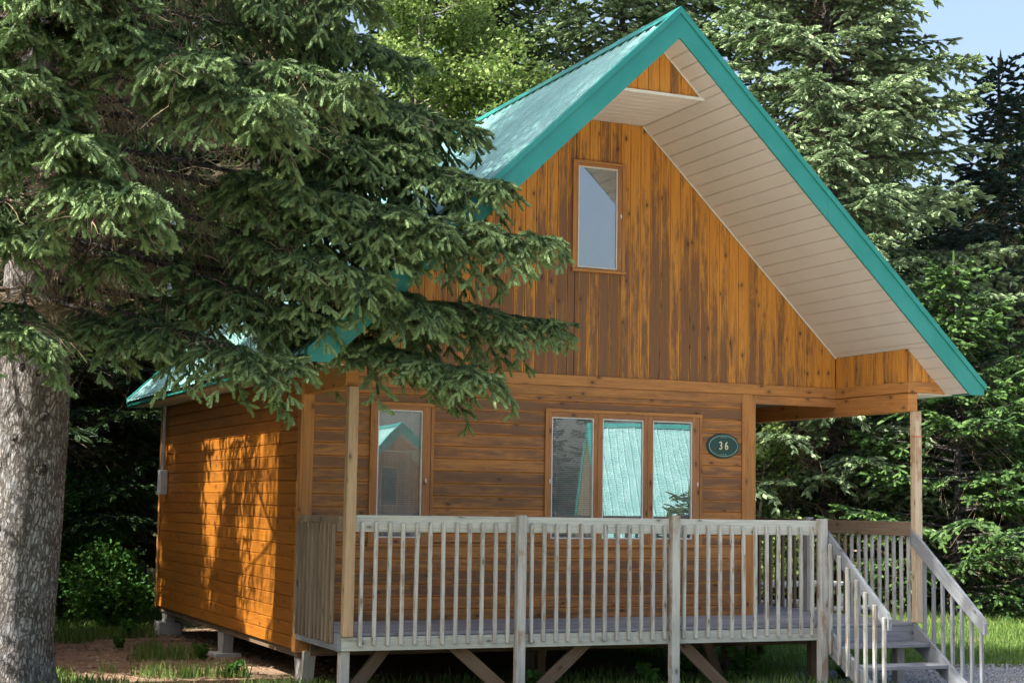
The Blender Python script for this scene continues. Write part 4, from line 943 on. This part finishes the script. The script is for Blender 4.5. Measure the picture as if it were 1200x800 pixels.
def grass(name, regions, dens, hmin, hmax, seed, keep):
    rs = np.random.RandomState(seed); P = []
    for (x0, x1, y0, y1, k_) in regions:
        n = int((x1 - x0) * (y1 - y0) * dens * k_); P.append(np.stack([rs.uniform(x0, x1, n), rs.uniform(y0, y1, n), np.full(n, GZ - .02)], 1))
    P = np.concatenate(P); cl = np.array([mnoise.noise(V(p[0] * 1.1, p[1] * 1.1, 2.)) for p in P]); m = np.array([keep(p[0], p[1], c) for p, c in zip(P, cl)]); P, cl = P[m], cl[m]; n = len(P)
    a = rs.uniform(0, 2 * PI, n); h = rs.uniform(hmin, hmax, n) * (1 + .7 * cl); w_ = rs.uniform(.004, .008, n); ln = rs.uniform(.1, .6, n) * h; b = rs.uniform(0, 2 * PI, n)
    s_ = np.stack([np.cos(a) * w_, np.sin(a) * w_, 0 * a], 1); l_ = np.stack([np.cos(b) * ln, np.sin(b) * ln, 0 * a], 1); up = np.array([0, 0, 1.]) * h[:, None]
    mid = P + up * .6 + l_ * .35; tip = P + up + l_; vv = np.stack([P - s_, P + s_, mid - s_ * .7, mid + s_ * .7, tip], 1).reshape(-1, 3)
    i = np.arange(n)[:, None] * 5; f = np.concatenate([i + np.array([[0, 1, 3]]), i + np.array([[0, 3, 2]]), i + np.array([[2, 3, 4]])], 1).reshape(-1, 3)
    o = np_mesh(name, vv, f, M['grass'], None, np.repeat(rs.rand(n), 3)); tag(o, kind='stuff'); print(name, n); return o
def keepL(x, y, c):
    if -.15 < x < 5.4 and .2 < y < 7: return False
    d = ((x + .5) / 1.5) ** 2 + ((y - 3.0) / 3.2) ** 2
    return c > (-.34 if d > 1 else .28)
grass('grass', [(-6, .3, -2.5, 9, 1.), (-6, 6, 9, 13, .25), (0, 5.5, -2.6, .2, .45)], 750, .05, .15, 61, keepL)
g2 = grass('grass', [(5., 24, -3, 5.5, 1.), (5.5, 24, 5.5, 15, .7), (1, 20, 15, 22, .2)], 420, .05, .13, 62, lambda x, y, c: (((x - 7.4) / 3.5) ** 2 + ((y + 2.2) / 2.4) ** 2 > 1.) and c > -.5)
# needle litter, twigs and bits of bark lying about
rs = np.random.RandomState(77); n = 9000; P = np.stack([rs.uniform(-5, 1.2, n), rs.uniform(-2.2, 8., n), np.full(n, GZ - .004)], 1); pts = place(LEAF, P, rs.randn(n, 3) * np.array([1, 1, .12]), rs.uniform(.02, .07, n), rs, rs.uniform(.006, .03, n))
o = soup('leaf_litter', pts, M['deadtwig'], None, np.repeat(rs.rand(n), 2)); tag(o, kind='stuff')
# loose gravel
rs = np.random.RandomState(9); n = 9000; a = rs.rand(n) * 2 * PI; r = np.sqrt(rs.rand(n)); P = np.stack([7.4 + np.cos(a) * r * 3.5, -2.2 + np.sin(a) * r * 2.4, np.full(n, GZ - .008)], 1)
oc = np.array([[1, 0, 0], [0, 1, 0], [-1, 0, 0], [0, -1, 0], [0, 0, .7], [0, 0, -.7]], np.float32); tf = [(0, 1, 4), (1, 2, 4), (2, 3, 4), (3, 0, 4), (1, 0, 5), (2, 1, 5), (3, 2, 5), (0, 3, 5)]
st_ = np.array([[oc[i] for i in t] for t in tf]); sz = rs.uniform(.006, .02, n); pts = place(st_, P, rs.randn(n, 3) * np.array([1, 1, .2]), sz, rs)
o = soup('gravel', pts, M['stone'], None, np.repeat(rs.rand(n), 8)); tag(o, kind='stuff')

# --- picnic table behind the side porch, with a blue bottle
pt_ = empty('picnic_table', (8.35, 3.9, GZ), rz=.25); tag(pt_, 'sunlit wooden picnic table glimpsed through the side porch railing', 'picnic table')
m = MB(); 
for i in range(5): m.box(-.9, .9, -.36 + i * .145, -.225 + i * .145, .72, .758, .004)
m.build('tabletop', M['grey_wood'], pt_)
for sgn in (-1, 1):
    m = MB(); m.box(-.9, .9, sgn * .72 - .12, sgn * .72 + .12, .42, .458, .004); m.build('bench', M['grey_wood'], pt_)
    m = MB(); m.beam(V(sgn * .6, -.2, .72), V(sgn * .6, -.6, .0), .04, .09, (1, 0, 0)); m.build('leg', M['grey_wood'], pt_)
    m = MB(); m.beam(V(sgn * .645, .2, .72), V(sgn * .645, .6, .0), .04, .09, (1, 0, 0)); m.build('leg', M['grey_wood'], pt_)
    m = MB(); m.beam(V(sgn * .69, -.8, .38), V(sgn * .69, .8, .38), .04, .09, (0, 0, 1)); m.build('crossbar', M['grey_wood'], pt_)

# --- neighbouring cabins: two across the way (mirrored in the windows), one far right between the trees
for (x, y, rz, lb) in ((14.6, -29.5, PI + .10, 'nearer neighbouring cabin mirrored in the narrow left window'), (16.3, -21.8, -1.24, 'farther neighbouring cabin mirrored in the three part window'), (36.5, 33.5, PI * .62, 'teal roofed cabin glimpsed between the trees at the right edge')):
    c = copy_tree(cabin); c.location = (x, y, 0 if y > 0 else -2.7); c.rotation_euler = (0, 0, rz); c['label'] = lb
    for ch in list(c.children_recursive):
        if ch.name.split('.')[0] in ('baluster', 'screw_row', 'joists', 'brace', 'interior', 'pad'): bpy.data.objects.remove(ch)
